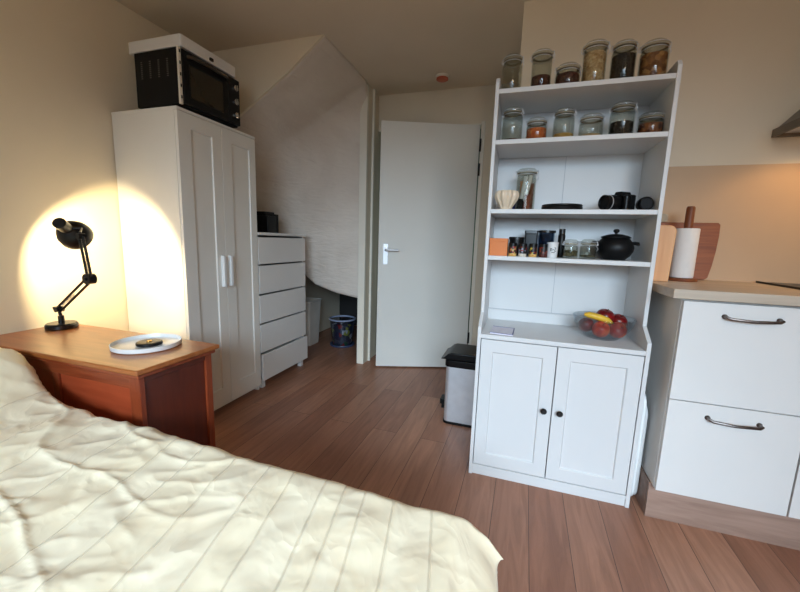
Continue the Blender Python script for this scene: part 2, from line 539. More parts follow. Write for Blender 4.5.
# ------------------------------------------------------------------ the room
XL, XR, YB, CZ = -2.22, 3.0, -2.0, 2.39
YK = 2.2                  # kitchen wall
YD = 3.2                  # door wall
structure('floor', bx(XL - 0.1, XR + 0.1, YB - 0.1, 5.2, -0.1, 0.0), M['floor'])
structure('ceiling', bx(XL - 0.1, XR + 0.1, YB - 0.1, 5.2, CZ, CZ + 0.1), M['ceiling'])
structure('wall_left', bx(XL - 0.1, XL, YB - 0.1, 5.2, 0, CZ), M['wall'])
structure('wall_right', bx(XR, XR + 0.1, YB - 0.1, YK + 0.1, 0, CZ), M['wall'])
# kitchen wall, its return runs back to the door wall
bm = BM(); prism(bm, [(-0.07, YK), (XR + 0.1, YK), (XR + 0.1, YK + 0.12), (0.05, YK + 0.12), (0.05, YD + 0.1), (-0.07, YD + 0.1)], 'Z', 0, CZ)
structure('wall_kitchen', bm, M['wall'])
# door wall with an opening
DX0, DX1, DZ = -1.274, -0.365, 2.10
bm = BM()
prism(bm, [(-1.34, 0), (DX0, 0), (DX0, DZ), (DX1, DZ), (DX1, 0), (-0.07, 0), (-0.07, CZ), (-1.34, CZ)], 'Y', YD, YD + 0.1)
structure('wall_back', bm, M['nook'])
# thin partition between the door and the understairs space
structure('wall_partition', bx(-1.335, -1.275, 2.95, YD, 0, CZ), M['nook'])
structure('trim_1', bx(-1.338, -1.272, 2.935, 2.965, 0, CZ - 0.001), M['trim'], bevel=0.003)
structure('trim_2', bx(-1.274, -1.254, 3.045, 3.070, 0, CZ - 0.001), M['trim'], bevel=0.002)
# door casing: jamb beside the hinges and head
structure('trim_3', bx(DX1 - 0.002, DX1 + 0.03, YD - 0.006, YD + 0.1, 0, DZ + 0.02), M['trim'], bevel=0.003)
structure('trim_4', bx(DX0 + 0.002, DX1 - 0.003, YD - 0.002, YD + 0.1, DZ - 0.01, DZ + 0.005), M['trim'], bevel=0.003)
# hallway beyond the door
structure('wall_hallway', bx(-1.335, 0.05, 4.3, 4.4, 0, CZ), M['green_paint'])
structure('wall_hallway_side', bx(-1.335, -1.275, YD + 0.1, 4.3, 0, CZ), M['green_paint'])
structure('wall_hallway_right', bx(0.0, 0.05, YD + 0.1, 4.3, 0, CZ), M['green_paint'])
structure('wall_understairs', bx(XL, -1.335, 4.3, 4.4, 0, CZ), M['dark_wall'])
# rear wall with the window the daylight comes through
WX0, WX1, WZ0, WZ1 = -1.0, 1.7, 1.25, 2.27
bm = BM()
box(bm, XL - 0.1, WX0, YB - 0.1, YB, 0, CZ); box(bm, WX1, XR + 0.1, YB - 0.1, YB, 0, CZ)
box(bm, WX0, WX1, YB - 0.1, YB, 0, WZ0); box(bm, WX0, WX1, YB - 0.1, YB, WZ1, CZ)
structure('wall_rear', bm, M['wall'])
bm = BM()
t = 0.05
box(bm, WX0, WX1, YB - 0.06, YB + 0.01, WZ0, WZ0 + t); box(bm, WX0, WX1, YB - 0.06, YB + 0.01, WZ1 - t, WZ1)
for x in (WX0, (WX0 + WX1) / 2 - t / 2, WX1 - t):
    box(bm, x, x + t, YB - 0.06, YB + 0.01, WZ0 + t, WZ1 - t)
structure('window_1', bm, M['trim'])
# triangular piece of flat wall above the wardrobe
YT = 2.225
bm = BM()
prism(bm, [(XL, CZ), (-1.262, CZ), (-1.523, 2.2), (-1.911, 1.967), (XL, 1.772)], 'Y', YT - 0.02, YT + 0.0)
structure('wall_stair_front', bm, M['wall'])
# sloping, warped underside of the stairs
def lerp(a, b, t): return a + (b - a) * t
def poly(pts, t):
    pts = [Vector(p) for p in pts]
    d = [0]
    for p, q in zip(pts, pts[1:]): d.append(d[-1] + (q - p).length)
    s = t * d[-1]
    for i in range(len(pts) - 1):
        if s <= d[i + 1] + 1e-9:
            return pts[i].lerp(pts[i + 1], (s - d[i]) / max(1e-9, d[i + 1] - d[i]))
    return pts[-1]
A_ = [(-1.262, YT, CZ), (-1.523, YT, 2.2), (-1.911, YT, 1.967), (XL, YT, 1.772)]
B_ = [(-1.33, 2.97, 0.60), (-1.57, 2.97, 0.635), (-1.78, 2.96, 0.70), (-2.04, 2.95, 0.89), (XL, 2.93, 1.12)]
R_ = [(-1.262, YT, CZ), (-1.258, 2.6, CZ), (-1.262, 2.88, CZ - 0.005), (-1.275, 2.955, CZ - 0.12), (-1.295, 2.975, 2.1), (-1.315, 2.98, 1.5), (-1.33, 2.97, 0.60)]
L_ = [(XL, YT, 1.772), (XL, 2.93, 1.12)]
bm = BM()
nu, nv = 60, 80
g = []
for i in range(nu + 1):
    u = i / nu; rowv = []
    for j in range(nv + 1):
        v = j / nv
        p = (1 - v) * poly(A_, u) + v * poly(B_, u) + (1 - u) * poly(R_, v) + u * poly(L_, v)
        p -= (1 - u) * (1 - v) * Vector(A_[0]) + u * (1 - v) * Vector(A_[-1]) + (1 - u) * v * Vector(B_[0]) + u * v * Vector(B_[-1])
        e = min(u, 1 - u, v, 1 - v) * 8
        p += Vector((0.5, -0.7, -0.5)) * min(1, e) * 0.010 * noise.noise(p * 4.5)
        rowv.append(bm.verts.new(p))
    g.append(rowv)
for i in range(nu):
    for j in range(nv):
        bm.faces.new((g[i][j], g[i + 1][j], g[i + 1][j + 1], g[i][j + 1]))
o = structure('ceiling_stair_underside', bm, M['plaster'], smooth=True, angle=3.0)
md = o.modifiers.new('thick', 'SOLIDIFY'); md.thickness = 0.03; md.offset = 1.0 if o.data.polygons[0].normal.z > 0 else -1.0
# backsplash and skirting
structure('trim_5', bx(0.30, XR, YK - 0.008, YK, 0.98, 1.535), M['backsplash'])
structure('baseboard_left', bx(XL, XL + 0.012, YB, 2.2, 0, 0.07), M['trim'])

# ------------------------------------------------------------------ the door, ajar
hinge = Vector((-0.372, 3.195, 0)); tip = Vector((-1.136, 2.906, 0))
dvec = tip - hinge
ang = math.atan2(dvec.y, dvec.x)
W = dvec.length
dm = link('door_1', bx(0.002, W, -0.038, 0.0, 0.012, 2.088), M['door'], None, smooth=False, bevel=0.002)
dm['kind'] = 'structure'
dm.location = hinge; dm.rotation_euler = (0, 0, ang)
# local frame: +x runs from the hinge to the free edge; the room side faces local +y
def door_part(name, bm, m, **kw):
    return link(name, bm, m, dm, local=True, **kw)
bm = BM(); prism(bm, rrect(W - 0.082, W - 0.042, 0.925, 1.1, 0.006), 'Y', 0.0, 0.007)
pl = door_part('handle_plate', bm, M['steel'], bevel=0.001)
bm = BM(); tube(bm, [(W - 0.062, 0.006, 1.05), (W - 0.062, 0.045, 1.05), (W - 0.072, 0.052, 1.05), (W - 0.17, 0.052, 1.048)], 0.0095, 12)
door_part('lever_handle', bm, M['steel'])
for z in (1.93, 1.735, 0.29):
    bm = BM(); tube(bm, [(-0.004, 0.006, z - 0.05), (-0.004, 0.006, z + 0.05)], 0.009, 10)
    door_part('hinge', bm, M['black_metal'])

# smoke detector
t_ = thing('smoke_detector', 'small round cream smoke detector on the ceiling in front of the door', 'smoke detector', (-0.655, 2.94, CZ))
bm = BM(); lathe(bm, [(0, -0.001), (0.052, -0.001), (0.054, -0.008), (0.052, -0.02), (0, -0.02)], (-0.655, 2.94, CZ)); link('mounting_base', bm, M['smoke_white'], t_)
bm = BM(); lathe(bm, [(0, -0.02), (0.045, -0.02), (0.046, -0.03), (0.036, -0.036), (0, -0.036)], (-0.655, 2.94, CZ)); link('sensor_cap', bm, M['terracotta'], t_)

# ------------------------------------------------------------------ wardrobe
wx, wb_, wy0, wy1, wt = -1.74, -2.213, 1.539, 2.131, 1.785
t_ = thing('wardrobe', 'tall white two door wardrobe standing against the left wall under the microwave', 'wardrobe', ((wx + wb_) / 2, (wy0 + wy1) / 2, 0))
fx = wx - 0.02
bm = BM()
box(bm, wb_, fx, wy0, wy0 + 0.016, 0.0, wt - 0.016); box(bm, wb_, fx, wy1 - 0.016, wy1, 0.0, wt - 0.016)
box(bm, wb_, wb_ + 0.006, wy0 + 0.016, wy1 - 0.016, 0.04, wt - 0.016)
box(bm, wb_, fx, wy0 + 0.016, wy1 - 0.016, 0.05, 0.066)
link('carcass', bm, M['cream_white'], t_, smooth=False)
link('top_panel', bx(wb_, wx, wy0 - 0.001, wy1 + 0.001, wt - 0.016, wt), M['cream_white'], t_, bevel=0.0015)
link('plinth', bx(fx - 0.05, fx - 0.035, wy0 + 0.016, wy1 - 0.016, 0.0, 0.05), M['cream_white'], t_, smooth=False)
wm = (wy0 + wy1) / 2
d1 = link('door', panel_door(wy0 + 0.001, wm - 0.0015, 0.036, wt - 0.018, wx, fx + 0.001, wy0 + 0.082, wm - 0.068, 0.15, 1.69, 0.008, 'X'), M['cream_white'], t_, bevel=0.0015)
d2 = link('door', panel_door(wm + 0.0015, wy1 - 0.001, 0.036, wt - 0.018, wx, fx + 0.001, wm + 0.082, wy1 - 0.058, 0.15, 1.69, 0.008, 'X'), M['cream_white'], t_, bevel=0.0015)
for d, y in ((d1, wm - 0.032), (d2, wm + 0.026)):
    bm = BM(); prism(bm, [(wx - 0.001, 0.808), (wx + 0.024, 0.812), (wx + 0.024, 1.0), (wx - 0.001, 1.004)], 'Y', y - 0.009, y + 0.009)
    h = link('handle', bm, M['tray_white'], d, bevel=0.002)

# ------------------------------------------------------------------ chest of drawers beside it
dx, dy0, dy1, dt = -1.739, 2.137, 2.729, 1.157
t_ = thing('chest_of_drawers', 'white handleless chest of drawers squeezed behind the wardrobe under the stairs', 'chest of drawers', (-1.97, 2.433, 0))
bm = BM()
box(bm, -2.2, dx - 0.02, dy0, dy0 + 0.016, 0.05, dt - 0.02); box(bm, -2.2, dx - 0.02, dy1 - 0.016, dy1, 0.05, dt - 0.02)
box(bm, -2.2, dx - 0.02, dy0 + 0.016, dy1 - 0.016, 0.05, 0.066); box(bm, -2.2, -2.19, dy0 + 0.016, dy1 - 0.016, 0.066, dt - 0.02)
link('carcass', bm, M['white'], t_, smooth=False)
link('top_panel', bx(-2.2, dx + 0.004, dy0 - 0.001, dy1 + 0.004, dt - 0.02, dt), M['white'], t_, bevel=0.002)
zz = [0.066, 0.276, 0.497, 0.714, 0.929, 1.132]
for i in range(5):
    out = 0.016 if i == 0 else 0.0
    bm = BM()
    box(bm, dx - 0.018 + out, dx + out, dy0 + 0.001, dy1 - 0.001, zz[i] + (0.0 if i == 0 else 0.003), zz[i + 1] - 0.010)
    box(bm, -2.15, dx - 0.018 + out, dy0 + 0.03, dy1 - 0.03, zz[i] + 0.02, zz[i + 1] - 0.06)
    o = link('drawer', bm, M['white'], t_, bevel=0.0015)
    if i == 0: o['label'] = 'bottom drawer pulled out a little'
for x in (-2.16, dx - 0.05):
    for y in (dy0 + 0.02, dy1 - 0.06):
        link('foot', bx(x, x + 0.035, y, y + 0.035, 0.0, 0.05), M['white'], t_, bevel=0.002)
t_ = thing('speaker', 'small black box standing on the white chest of drawers beside the wardrobe', 'box', (-1.93, 2.48, dt))
bm = BM(); prism(bm, rrect(-2.03, -1.876, 2.40, 2.56, 0.008), 'Z', dt, dt + 0.15); link('body', bm, M['black_matt'], t_, bevel=0.003)
bm = BM(); prism(bm, rrect(-2.035, -1.856, 2.395, 2.50, 0.008), 'Z', dt + 0.002, dt + 0.13); link('front_shell', bm, M['black'], t_, bevel=0.003)
bm = BM(); prism(bm, rrect(-2.02, -1.90, 2.42, 2.54, 0.01), 'Z', dt + 0.15, dt + 0.165); link('lid', bm, M['black'], t_, bevel=0.002)
t_.name = 'storage_box'

# ------------------------------------------------------------------ microwave on the wardrobe
mz = wt; mx0, mx1, my0, my1 = -2.03, -1.735, 1.553, 1.972
mtop = mz + 0.285
t_ = thing('microwave', 'black compact oven with three silver knobs standing on top of the wardrobe', 'microwave', (-1.9, 1.75, mz))
for x in (mx0 + 0.04, mx1 - 0.06):
    for y in (my0 + 0.03, my1 - 0.05):
        bm = BM(); lathe(bm, [(0, 0), (0.012, 0), (0.014, 0.012), (0, 0.012)], (x, y, mz)); link('foot', bm, M['black'], t_)
link('body', bx(mx0, mx1, my0, my1, mz + 0.012, mtop), M['black_matt'], t_, bevel=0.004)
# ventilation slots in the side that faces the room
vgrey = mat('vent_grey', srgb(84, 80, 76), 0.6)
for c in range(4):
    bm = BM()
    for r in range(9):
        x = mx0 + 0.05 + c * 0.06; z = mtop - 0.05 - r * 0.010
        box(bm, x - 0.006, x + 0.006, my0 - 0.0008, my0 + 0.001, z - 0.0022, z + 0.0022)
    o = link('vent', bm, vgrey, t_, smooth=False); o['kind'] = 'stuff'
link('front_trim', bx(mx1, mx1 + 0.012, my0 - 0.001, my0 + 0.016, mz + 0.012, mtop + 0.002), M['smoke_white'], t_, bevel=0.002)
bm = BM()
for k in range(5):
    bm = BM(); box(bm, mx1 + 0.0115, mx1 + 0.0135, my0 + 0.004, my0 + 0.011, mz + 0.04 + k * 0.055, mz + 0.055 + k * 0.055)
    link('trim_slot', bm, M['black'], t_, smooth=False)
yd = my0 + 0.325
dr = link('door', panel_door(my0 + 0.017, yd, mz + 0.02, mtop - 0.004, mx1 + 0.02, mx1, my0 + 0.055, yd - 0.035, mz + 0.055, mtop - 0.06, 0.004, 'X'), M['black'], t_, bevel=0.003)
link('door_window', bx(mx1 + 0.0165, mx1 + 0.0175, my0 + 0.06, yd - 0.04, mz + 0.06, mtop - 0.065), M['oven_glass'], dr, smooth=False)
bm = BM(); tube(bm, [(mx1 + 0.02, my0 + 0.045, mtop - 0.032), (mx1 + 0.042, my0 + 0.06, mtop - 0.032), (mx1 + 0.05, (my0 + yd) / 2, mtop - 0.030), (mx1 + 0.042, yd - 0.03, mtop - 0.032), (mx1 + 0.02, yd - 0.015, mtop - 0.032)], 0.009, 10)
link('door_handle', bm, mat('bronze_handle', srgb(84, 74, 64), 0.3, metal=0.8), dr)
link('control_panel', bx(mx1, mx1 + 0.02, yd + 0.003, my1, mz + 0.02, mtop - 0.004), M['black'], t_, bevel=0.003)
for z in (mz + 0.225, mz + 0.147, mz + 0.07):
    bm = BM(); lathe(bm, [(0, 0), (0.019, 0), (0.017, 0.016), (0.0, 0.018)], (mx1 + 0.02, (yd + my1) / 2 + 0.004, z), mtx=rot_to((1, 0, 0)), seg=20)
    box(bm, mx1 + 0.036, mx1 + 0.044, (yd + my1) / 2 + 0.001, (yd + my1) / 2 + 0.007, z - 0.016, z + 0.016)
    link('knob', bm, M['chrome'], t_)
# white box lid lying on the microwave
t_ = thing('plastic_tray', 'shallow white plastic tray lying upside down on the black microwave', 'tray', (-1.91, 1.755, mtop + 0.002))
x0, x1, y0, y1, z0, z1 = -2.075, -1.708, 1.556, 1.94, mtop + 0.003, mtop + 0.062
bm = BM(); prism(bm, rrect(x0, x1, y0, y1, 0.012), 'Z', z0, z1); link('shell', bm, M['white'], t_, bevel=0.004)
bm = BM(); prism(bm, rrect(1.738, 1.762, z0 + 0.010, z0 + 0.026, 0.003), 'X', x1 - 0.001, x1 + 0.007); link('latch', bm, M['black'], t_)

# ------------------------------------------------------------------ under the stairs
t_ = thing('laundry_bin', 'tall tapered white bin behind the chest of drawers in the dark recess', 'bin', (-2.08, 3.32, 0))
bm = BM()
def taper(bm, x0, x1, y0, y1, z0, z1, k, th=None):
    a = rrect(x0 + k, x1 - k, y0 + k, y1 - k, 0.02); b = rrect(x0, x1, y0, y1, 0.025)
    va = [bm.verts.new((p[0], p[1], z0)) for p in a]; vb = [bm.verts.new((p[0], p[1], z1)) for p in b]
    n = len(a)
    for i in range(n): bm.faces.new((va[i], va[(i + 1) % n], vb[(i + 1) % n], vb[i]))
    bm.faces.new(va[::-1])
taper(bm, -2.21, -1.99, 3.2, 3.44, 0.0, 0.47, 0.022)
o = link('body', bm, M['bin_white'], t_); md = o.modifiers.new('s', 'SOLIDIFY'); md.thickness = 0.004
bm = BM(); tube(bm, [(p[0], p[1], 0.475) for p in rrect(-2.21, -1.988, 3.198, 3.442, 0.025)], 0.008, 8, closed=True); link('rim', bm, M['bin_white'], t_)

t_ = thing('waste_basket', 'clear round waste basket with a coloured print in the dark recess', 'waste basket', (-1.73, 3.42, 0))
c = (-1.73, 3.42, 0)
bm = BM(); lathe(bm, [(0.0, 0.012), (0.098, 0.012), (0.104, 0.03), (0.128, 0.285), (0.132, 0.285), (0.108, 0.03), (0.101, 0.008), (0, 0.008)], c); link('bucket', bm, M['clear_plastic'], t_)
bm = BM(); lathe(bm, [(0.128, 0.28), (0.142, 0.283), (0.143, 0.295), (0.128, 0.297), (0.128, 0.28)], c); link('rim', bm, mat('basket_rim', srgb(150, 160, 186), 0.4), t_)
bm = BM(); lathe(bm, [(0, 0), (0.125, 0.0), (0.132, 0.012), (0.13, 0.022), (0.10, 0.012), (0, 0.008)], c); link('base_tray', bm, mat('basket_base', srgb(60, 70, 100), 0.4), t_)
def print_mat():
    m, nt, b = newmat('coloured_wrappers')
    v = coords(nt, (1, 1, 1)); vo = N(nt, 'ShaderNodeTexVoronoi'); vo.inputs['Scale'].default_value = 26
    L(nt, v, vo.inputs['Vector'])
    sp = N(nt, 'ShaderNodeSeparateColor'); L(nt, vo.outputs['Color'], sp.inputs['Color'])
    rp = N(nt, 'ShaderNodeValToRGB'); rp.color_ramp.interpolation = 'CONSTANT'
    cs = [(0, srgb(70, 76, 90)), (0.42, srgb(220, 220, 224)), (0.56, srgb(180, 50, 50)), (0.68, srgb(92, 98, 112)), (0.84, srgb(190, 190, 80)), (0.9, srgb(60, 110, 80)), (0.95, srgb(50, 60, 90))]
    rp.color_ramp.elements[0].color = cs[0][1]; rp.color_ramp.elements[1].position = cs[1][0]; rp.color_ramp.elements[1].color = cs[1][1]
    for p, c_ in cs[2:]:
        e = rp.color_ramp.elements.new(p); e.color = c_
    L(nt, sp.outputs['Red'], rp.inputs['Fac']); L(nt, rp.outputs['Color'], b.inputs['Base Color'])
    return m
bm = BM(); lathe(bm, [(0.0, 0.014), (0.096, 0.014), (0.1025, 0.04), (0.120, 0.235), (0.08, 0.25), (0, 0.255)], c); link('liner', bm, print_mat(), t_)
single('storage_crate', bx(-1.62, -1.40, 3.66, 3.95, 0, 0.62), M['slate'], 'plain blue grey box standing behind the clear waste basket', 'box', bevel=0.006)

# ------------------------------------------------------------------ pedal bin
t_ = thing('pedal_bin', 'steel pedal bin with a black lid half hidden behind the white shelf unit', 'bin', (-0.255, 2.25, 0))
bm = BM(); prism(bm, rrect(-0.372, -0.135, 2.135, 2.375, 0.03), 'Z', 0.012, 0.372); link('body', bm, M['steel'], t_, bevel=0.002)
bm = BM(); prism(bm, rrect(-0.376, -0.131, 2.131, 2.379, 0.032), 'Z', 0.0, 0.016); link('base_ring', bm, M['black'], t_, bevel=0.002)
bm = BM(); prism(bm, rrect(-0.379, -0.128, 2.128, 2.382, 0.034), 'Z', 0.372, 0.415); link('collar', bm, M['black'], t_, bevel=0.004)
bm = BM()
pts = [(-0.408, 0.416), (-0.385, 0.428), (-0.362, 0.452), (-0.34, 0.460), (-0.17, 0.460), (-0.135, 0.445), (-0.13, 0.416)]
prism(bm, pts, 'Y', 2.135, 2.375); link('lid', bm, M['black'], t_, bevel=0.008)
bm = BM(); box(bm, -0.375, -0.37, 2.205, 2.305, 0.02, 0.37); link('side_strip', bm, mat('bronze_strip', srgb(92, 66, 48), 0.4, metal=0.4), t_)
bm = BM(); prism(bm, rrect(-0.412, -0.36, 2.21, 2.29, 0.008), 'Z', 0.088, 0.122); box(bm, -0.405, -0.38, 2.235, 2.265, 0.05, 0.09); link('pedal', bm, M['black'], t_, bevel=0.003)

# ------------------------------------------------------------------ the white shelf unit
hx0, hx1, hy, hyu, hbk = -0.151, 0.548, 1.683, 1.77, 2.075
S1, S2, S3, S4, SB, HT = 1.809, 1.594, 1.289, 1.074, 0.712, 1.858
t_ = thing('shelf_cabinet', 'tall white shelf unit with two cupboard doors, loaded with jars', 'shelf unit', ((hx0 + hx1) / 2, 1.88, 0))
prof = [(hbk, 0), (hbk, HT), (hyu + 0.014, HT), (hyu, HT - 0.02), (hyu, 0.802), (hy, 0.746), (hy, 0.0)]
for x in (hx0, hx1 - 0.016):
    bm = BM(); prism(bm, prof, 'X', x, x + 0.016); link('side_panel', bm, M['hutch'], t_, smooth=False, bevel=0.0015)
ix0, ix1 = hx0 + 0.016, hx1 - 0.016
for z in (S1, S2, S3, S4):
    link('shelf', bx(ix0, ix1, hyu + 0.002, hbk - 0.006, z - 0.020, z), M['hutch'], t_, smooth=False, bevel=0.0015)
bm = BM(); box(bm, ix0, ix1, hbk - 0.006, hbk, 0.05, S1)
link('back_panel', bm, M['hutch'], t_, smooth=False)
bm = BM(); xm = (ix0 + ix1) / 2 - 0.005
box(bm, xm - 0.001, xm + 0.001, hbk - 0.0072, hbk - 0.006, SB + 0.06, S1 - 0.02)
box(bm, ix0, ix1, hbk - 0.0072, hbk - 0.006, SB + 0.058, SB + 0.061)
link('back_joint', bm, mat('joint_grey', srgb(170, 172, 176), 0.6), t_, smooth=False)
link('back_rail', bx(ix0, ix1, hbk - 0.016, hbk - 0.0075, SB, SB + 0.056), M['hutch'], t_, smooth=False, bevel=0.001)
link('counter', bx(ix0, ix1, hy + 0.001, hbk - 0.017, SB - 0.020, SB), M['hutch'], t_, smooth=False, bevel=0.0015)
link('bottom_panel', bx(ix0, ix1, hy + 0.001, hbk - 0.006, 0.038, 0.054), M['hutch'], t_, smooth=False, bevel=0.001)
link('plinth', bx(ix0, ix1, hy + 0.008, hy + 0.02, 0.0, 0.034), M['hutch'], t_, smooth=False, bevel=0.001)
xc = (ix0 + ix1) / 2
for a, b, kx in ((ix0 + 0.003, xc - 0.002, 'R'), (xc + 0.002, ix1 - 0.003, 'L')):
    d = link('door', panel_door(a, b, 0.058, SB - 0.024, hy + 0.002, hy + 0.02, a + 0.054, b - 0.054, 0.118, SB - 0.082, 0.007, 'Y'), M['hutch'], t_, bevel=0.0015)
    x = b - 0.033 if kx == 'R' else a + 0.030
    bm = BM(); lathe(bm, [(0, 0), (0.006, 0), (0.006, 0.012), (0.013, 0.016), (0.014, 0.022), (0.009, 0.027), (0, 0.028)], (x, hy + 0.002, 0.39), seg=20, mtx=rot_to((0, -1, 0)))
    link('knob', bm, M['black_metal'], d)

# ------------------------------------------------------------------ clip-top jars
def clip_jar(x, y, z, r, h, label, content, fill, group, neck=None, seal='seal', flat=False, cap=True):
    """a clip-top storage jar: glass body, contents, rubber seal, glass lid, wire clamp"""
    t = thing('storage_jar', label, 'jar', (x, y, z), random.uniform(-0.5, 0.5), group)
    rn = neck or r * 0.86
    lidh = 0.020
    hb = h - lidh - 0.004
    sh = min(0.03, hb * 0.28)
    prof = [(0, 0.0), (r * 0.9, 0.0), (r, 0.008), (r, hb - sh), (r * 0.97, hb - sh * 0.55), (rn, hb - sh * 0.25), (rn, hb),
            (rn - 0.003, hb), (rn - 0.003, hb - sh * 0.3), (r * 0.97 - 0.003, hb - sh * 0.6), (r - 0.003, hb - sh), (r - 0.003, 0.010), (0, 0.006)]
    bm = BM(); lathe(bm, prof, seg=28); link('jar_body', bm, M['glass'], t, local=True)
    if content:
        rc = r - 0.004; f = 0.0065 + (hb - 0.012) * fill
        top = []
        zs = hb - sh
        prof2 = [(0, 0.0065), (rc, 0.0105)]
        if f > zs:
            prof2 += [(rc, zs), (max(rn - 0.005, 0.01), min(f, hb - 0.002)), (0, min(f, hb - 0.002) + 0.002)]
        else:
            prof2 += [(rc, f), (rc * 0.5, f + 0.003), (0, f + 0.002)]
        bm = BM(); lathe(bm, prof2, seg=28); link('contents', bm, F[content], t, local=True)
    bm = BM(); lathe(bm, [(rn - 0.006, hb), (rn + 0.003, hb), (rn + 0.003, hb + 0.004), (rn - 0.006, hb + 0.004), (rn - 0.006, hb)], seg=28); link('seal', bm, M[seal], t, local=True)
    bm = BM(); lathe(bm, [(0, hb + 0.006), (rn - 0.01, hb + 0.004), (rn + 0.002, hb + 0.004), (rn + 0.003, hb + 0.013), (rn - 0.006, h - 0.002), (0, h)], seg=28); link('lid', bm, M['glass'], t, local=True)
    bm = BM()
    for zr, rr in ((hb - sh * 0.22, rn + 0.002), (hb + 0.010, rn + 0.005)):
        tube(bm, [(rr * math.cos(a), rr * math.sin(a), zr) for a in [2 * PI * k / 24 for k in range(24)]], 0.0013, 6, closed=True)
    for s in (1, -1):
        tube(bm, [(s * (rn + 0.004), -0.006, hb - sh * 0.22), (s * (rn + 0.010), -0.010, hb - 0.004), (s * (rn + 0.009), -0.006, hb + 0.012), (s * (rn + 0.003), 0.002, hb + 0.014)], 0.0014, 6)
        tube(bm, [(s * (rn + 0.004), 0.006, hb - sh * 0.22), (s * (rn + 0.010), 0.008, hb - 0.002), (s * (rn + 0.004), 0.004, hb + 0.012)], 0.0014, 6)
    tube(bm, [(rn + 0.004, -0.01, hb - 0.004), (rn + 0.012, 0.0, hb - 0.02), (rn + 0.004, 0.01, hb - 0.03)], 0.0016, 6)
    link('clamp', bm, M['steel'], t, local=True)
    return t
G1 = 'clip top jars along the top shelf'
top = [(-0.089, 0.044, 0.168, 'nearly empty clear clip jar at the left end of the top shelf', 'salt', 0.10, None),
       (0.037, 0.043, 0.172, 'clip jar a third full of red brown beans on the top shelf', 'cocoa', 0.42, 0.042),
       (0.147, 0.051, 0.104, 'squat clip jar of dark red beans on the top shelf', 'redbeans', 0.85, None),
       (0.249, 0.046, 0.181, 'tall clip jar full of pale oats on the top shelf', 'oats', 0.90, 0.045),
       (0.359, 0.047, 0.170, 'clip jar of almost black coffee on the top shelf', 'coffee', 0.80, 0.040),
       (0.470, 0.052, 0.157, 'rightmost clip jar on the top shelf, full of brown nuts', 'nuts', 0.82, None)]
for x, r, h, lab, c_, f_, nk in top:
    clip_jar(x, 1.86, S1, r, h, lab, c_, f_, G1, nk)
G2 = 'clip top jars along the second shelf'
sec = [(-0.071, 0.046, 0.157, 'clear clip jar with a thin dark layer at the left end of the second shelf', 'redbeans', 0.08, 0.040),
       (0.037, 0.046, 0.107, 'short clip jar of orange lentils on the second shelf', 'lentils', 0.72, None),
       (0.151, 0.045, 0.138, 'clip jar with yellow grain in its bottom quarter, second shelf', 'yellow', 0.22, None),
       (0.262, 0.049, 0.107, 'short clip jar with a thin layer of beige seeds, second shelf', 'beige', 0.18, None),
       (0.380, 0.048, 0.146, 'tall clip jar half full of dark cocoa on the second shelf', 'coffee', 0.52, None),
       (0.489, 0.048, 0.098, 'short clip jar of dark mixed berries at the right end of second shelf', 'mixed', 0.72, None)]
for x, r, h, lab, c_, f_, nk in sec:
    clip_jar(x, 1.86, S2, r, h, lab, c_, f_, G2, nk)

# third shelf -------------------------------------------------------
t_ = thing('dripper_cup', 'ribbed cream coffee dripper cup at the left end of the third shelf', 'cup', (-0.072, 1.84, S3))
bm = BM()
def ribbed(bm, prof, c, ribs=14, amp=0.05, seg=112):
    rings = []
    for r, z in prof:
        rings.append([bm.verts.new((c[0] + r * (1 + amp * math.cos(ribs * 2 * PI * i / seg)) * math.cos(2 * PI * i / seg), c[1] + r * (1 + amp * math.cos(ribs * 2 * PI * i / seg)) * math.sin(2 * PI * i / seg), c[2] + z)) for i in range(seg)])
    for a, b in zip(rings, rings[1:]):
        for i in range(seg): bm.faces.new((a[i], a[(i + 1) % seg], b[(i + 1) % seg], b[i]))
    bm.faces.new(rings[0][::-1]); bm.faces.new(rings[-1])
ribbed(bm, [(0.024, 0.004), (0.026, 0.012), (0.036, 0.028), (0.047, 0.046), (0.053, 0.064), (0.052, 0.078), (0.046, 0.088), (0.042, 0.089), (0.046, 0.078), (0.040, 0.046), (0.020, 0.02)], (-0.072, 1.84, S3), 10, 0.075)
link('cone', bm, M['ceramic'], t_)
bm = BM(); lathe(bm, [(0, 0), (0.03, 0), (0.031, 0.006), (0.026, 0.01), (0, 0.01)], (-0.072, 1.84, S3)); link('foot_ring', bm, M['ceramic'], t_)

j = clip_jar(0.012, 1.93, S3, 0.045, 0.205, 'tall clip jar holding paper packets beside the ribbed cup', None, 0, 'jars on the third shelf', 0.043)
for k, (a, b_, z0, z1, r_, mm) in enumerate((
        ((-0.016, -0.026), (-0.002, -0.022), 0.06, 0.165, 0.010, 'tin_white'), ((0.000, -0.022), (0.022, -0.020), 0.05, 0.170, 0.009, 'paper'),
        ((-0.022, -0.018), (-0.020, -0.014), 0.008, 0.068, 0.016, 'black_matt'), ((0.010, -0.020), (0.012, -0.018), 0.008, 0.080, 0.018, 'cherry'),
        ((0.022, 0.008), (0.026, 0.004), 0.008, 0.135, 0.013, 'stick'), ((-0.012, 0.018), (-0.018, 0.016), 0.008, 0.150, 0.014, 'beech'))):
    bm = BM(); tube(bm, [(a[0], a[1], z0), (b_[0], b_[1], z1)], [r_, r_ * 0.9], 8)
    link('packet', bm, M[mm], j, local=True)
single('blue_cap_bottle', (lambda bm: (lathe(bm, [(0, 0), (0.014, 0), (0.016, 0.004), (0.016, 0.07), (0.008, 0.082), (0.008, 0.09), (0.011, 0.09), (0.011, 0.11), (0, 0.11)], (-0.045, 1.995, S3), seg=20), bm)[1])(BM()), M['blue_plastic'],
       'small dark blue bottle behind the ribbed cup on the third shelf', 'bottle')

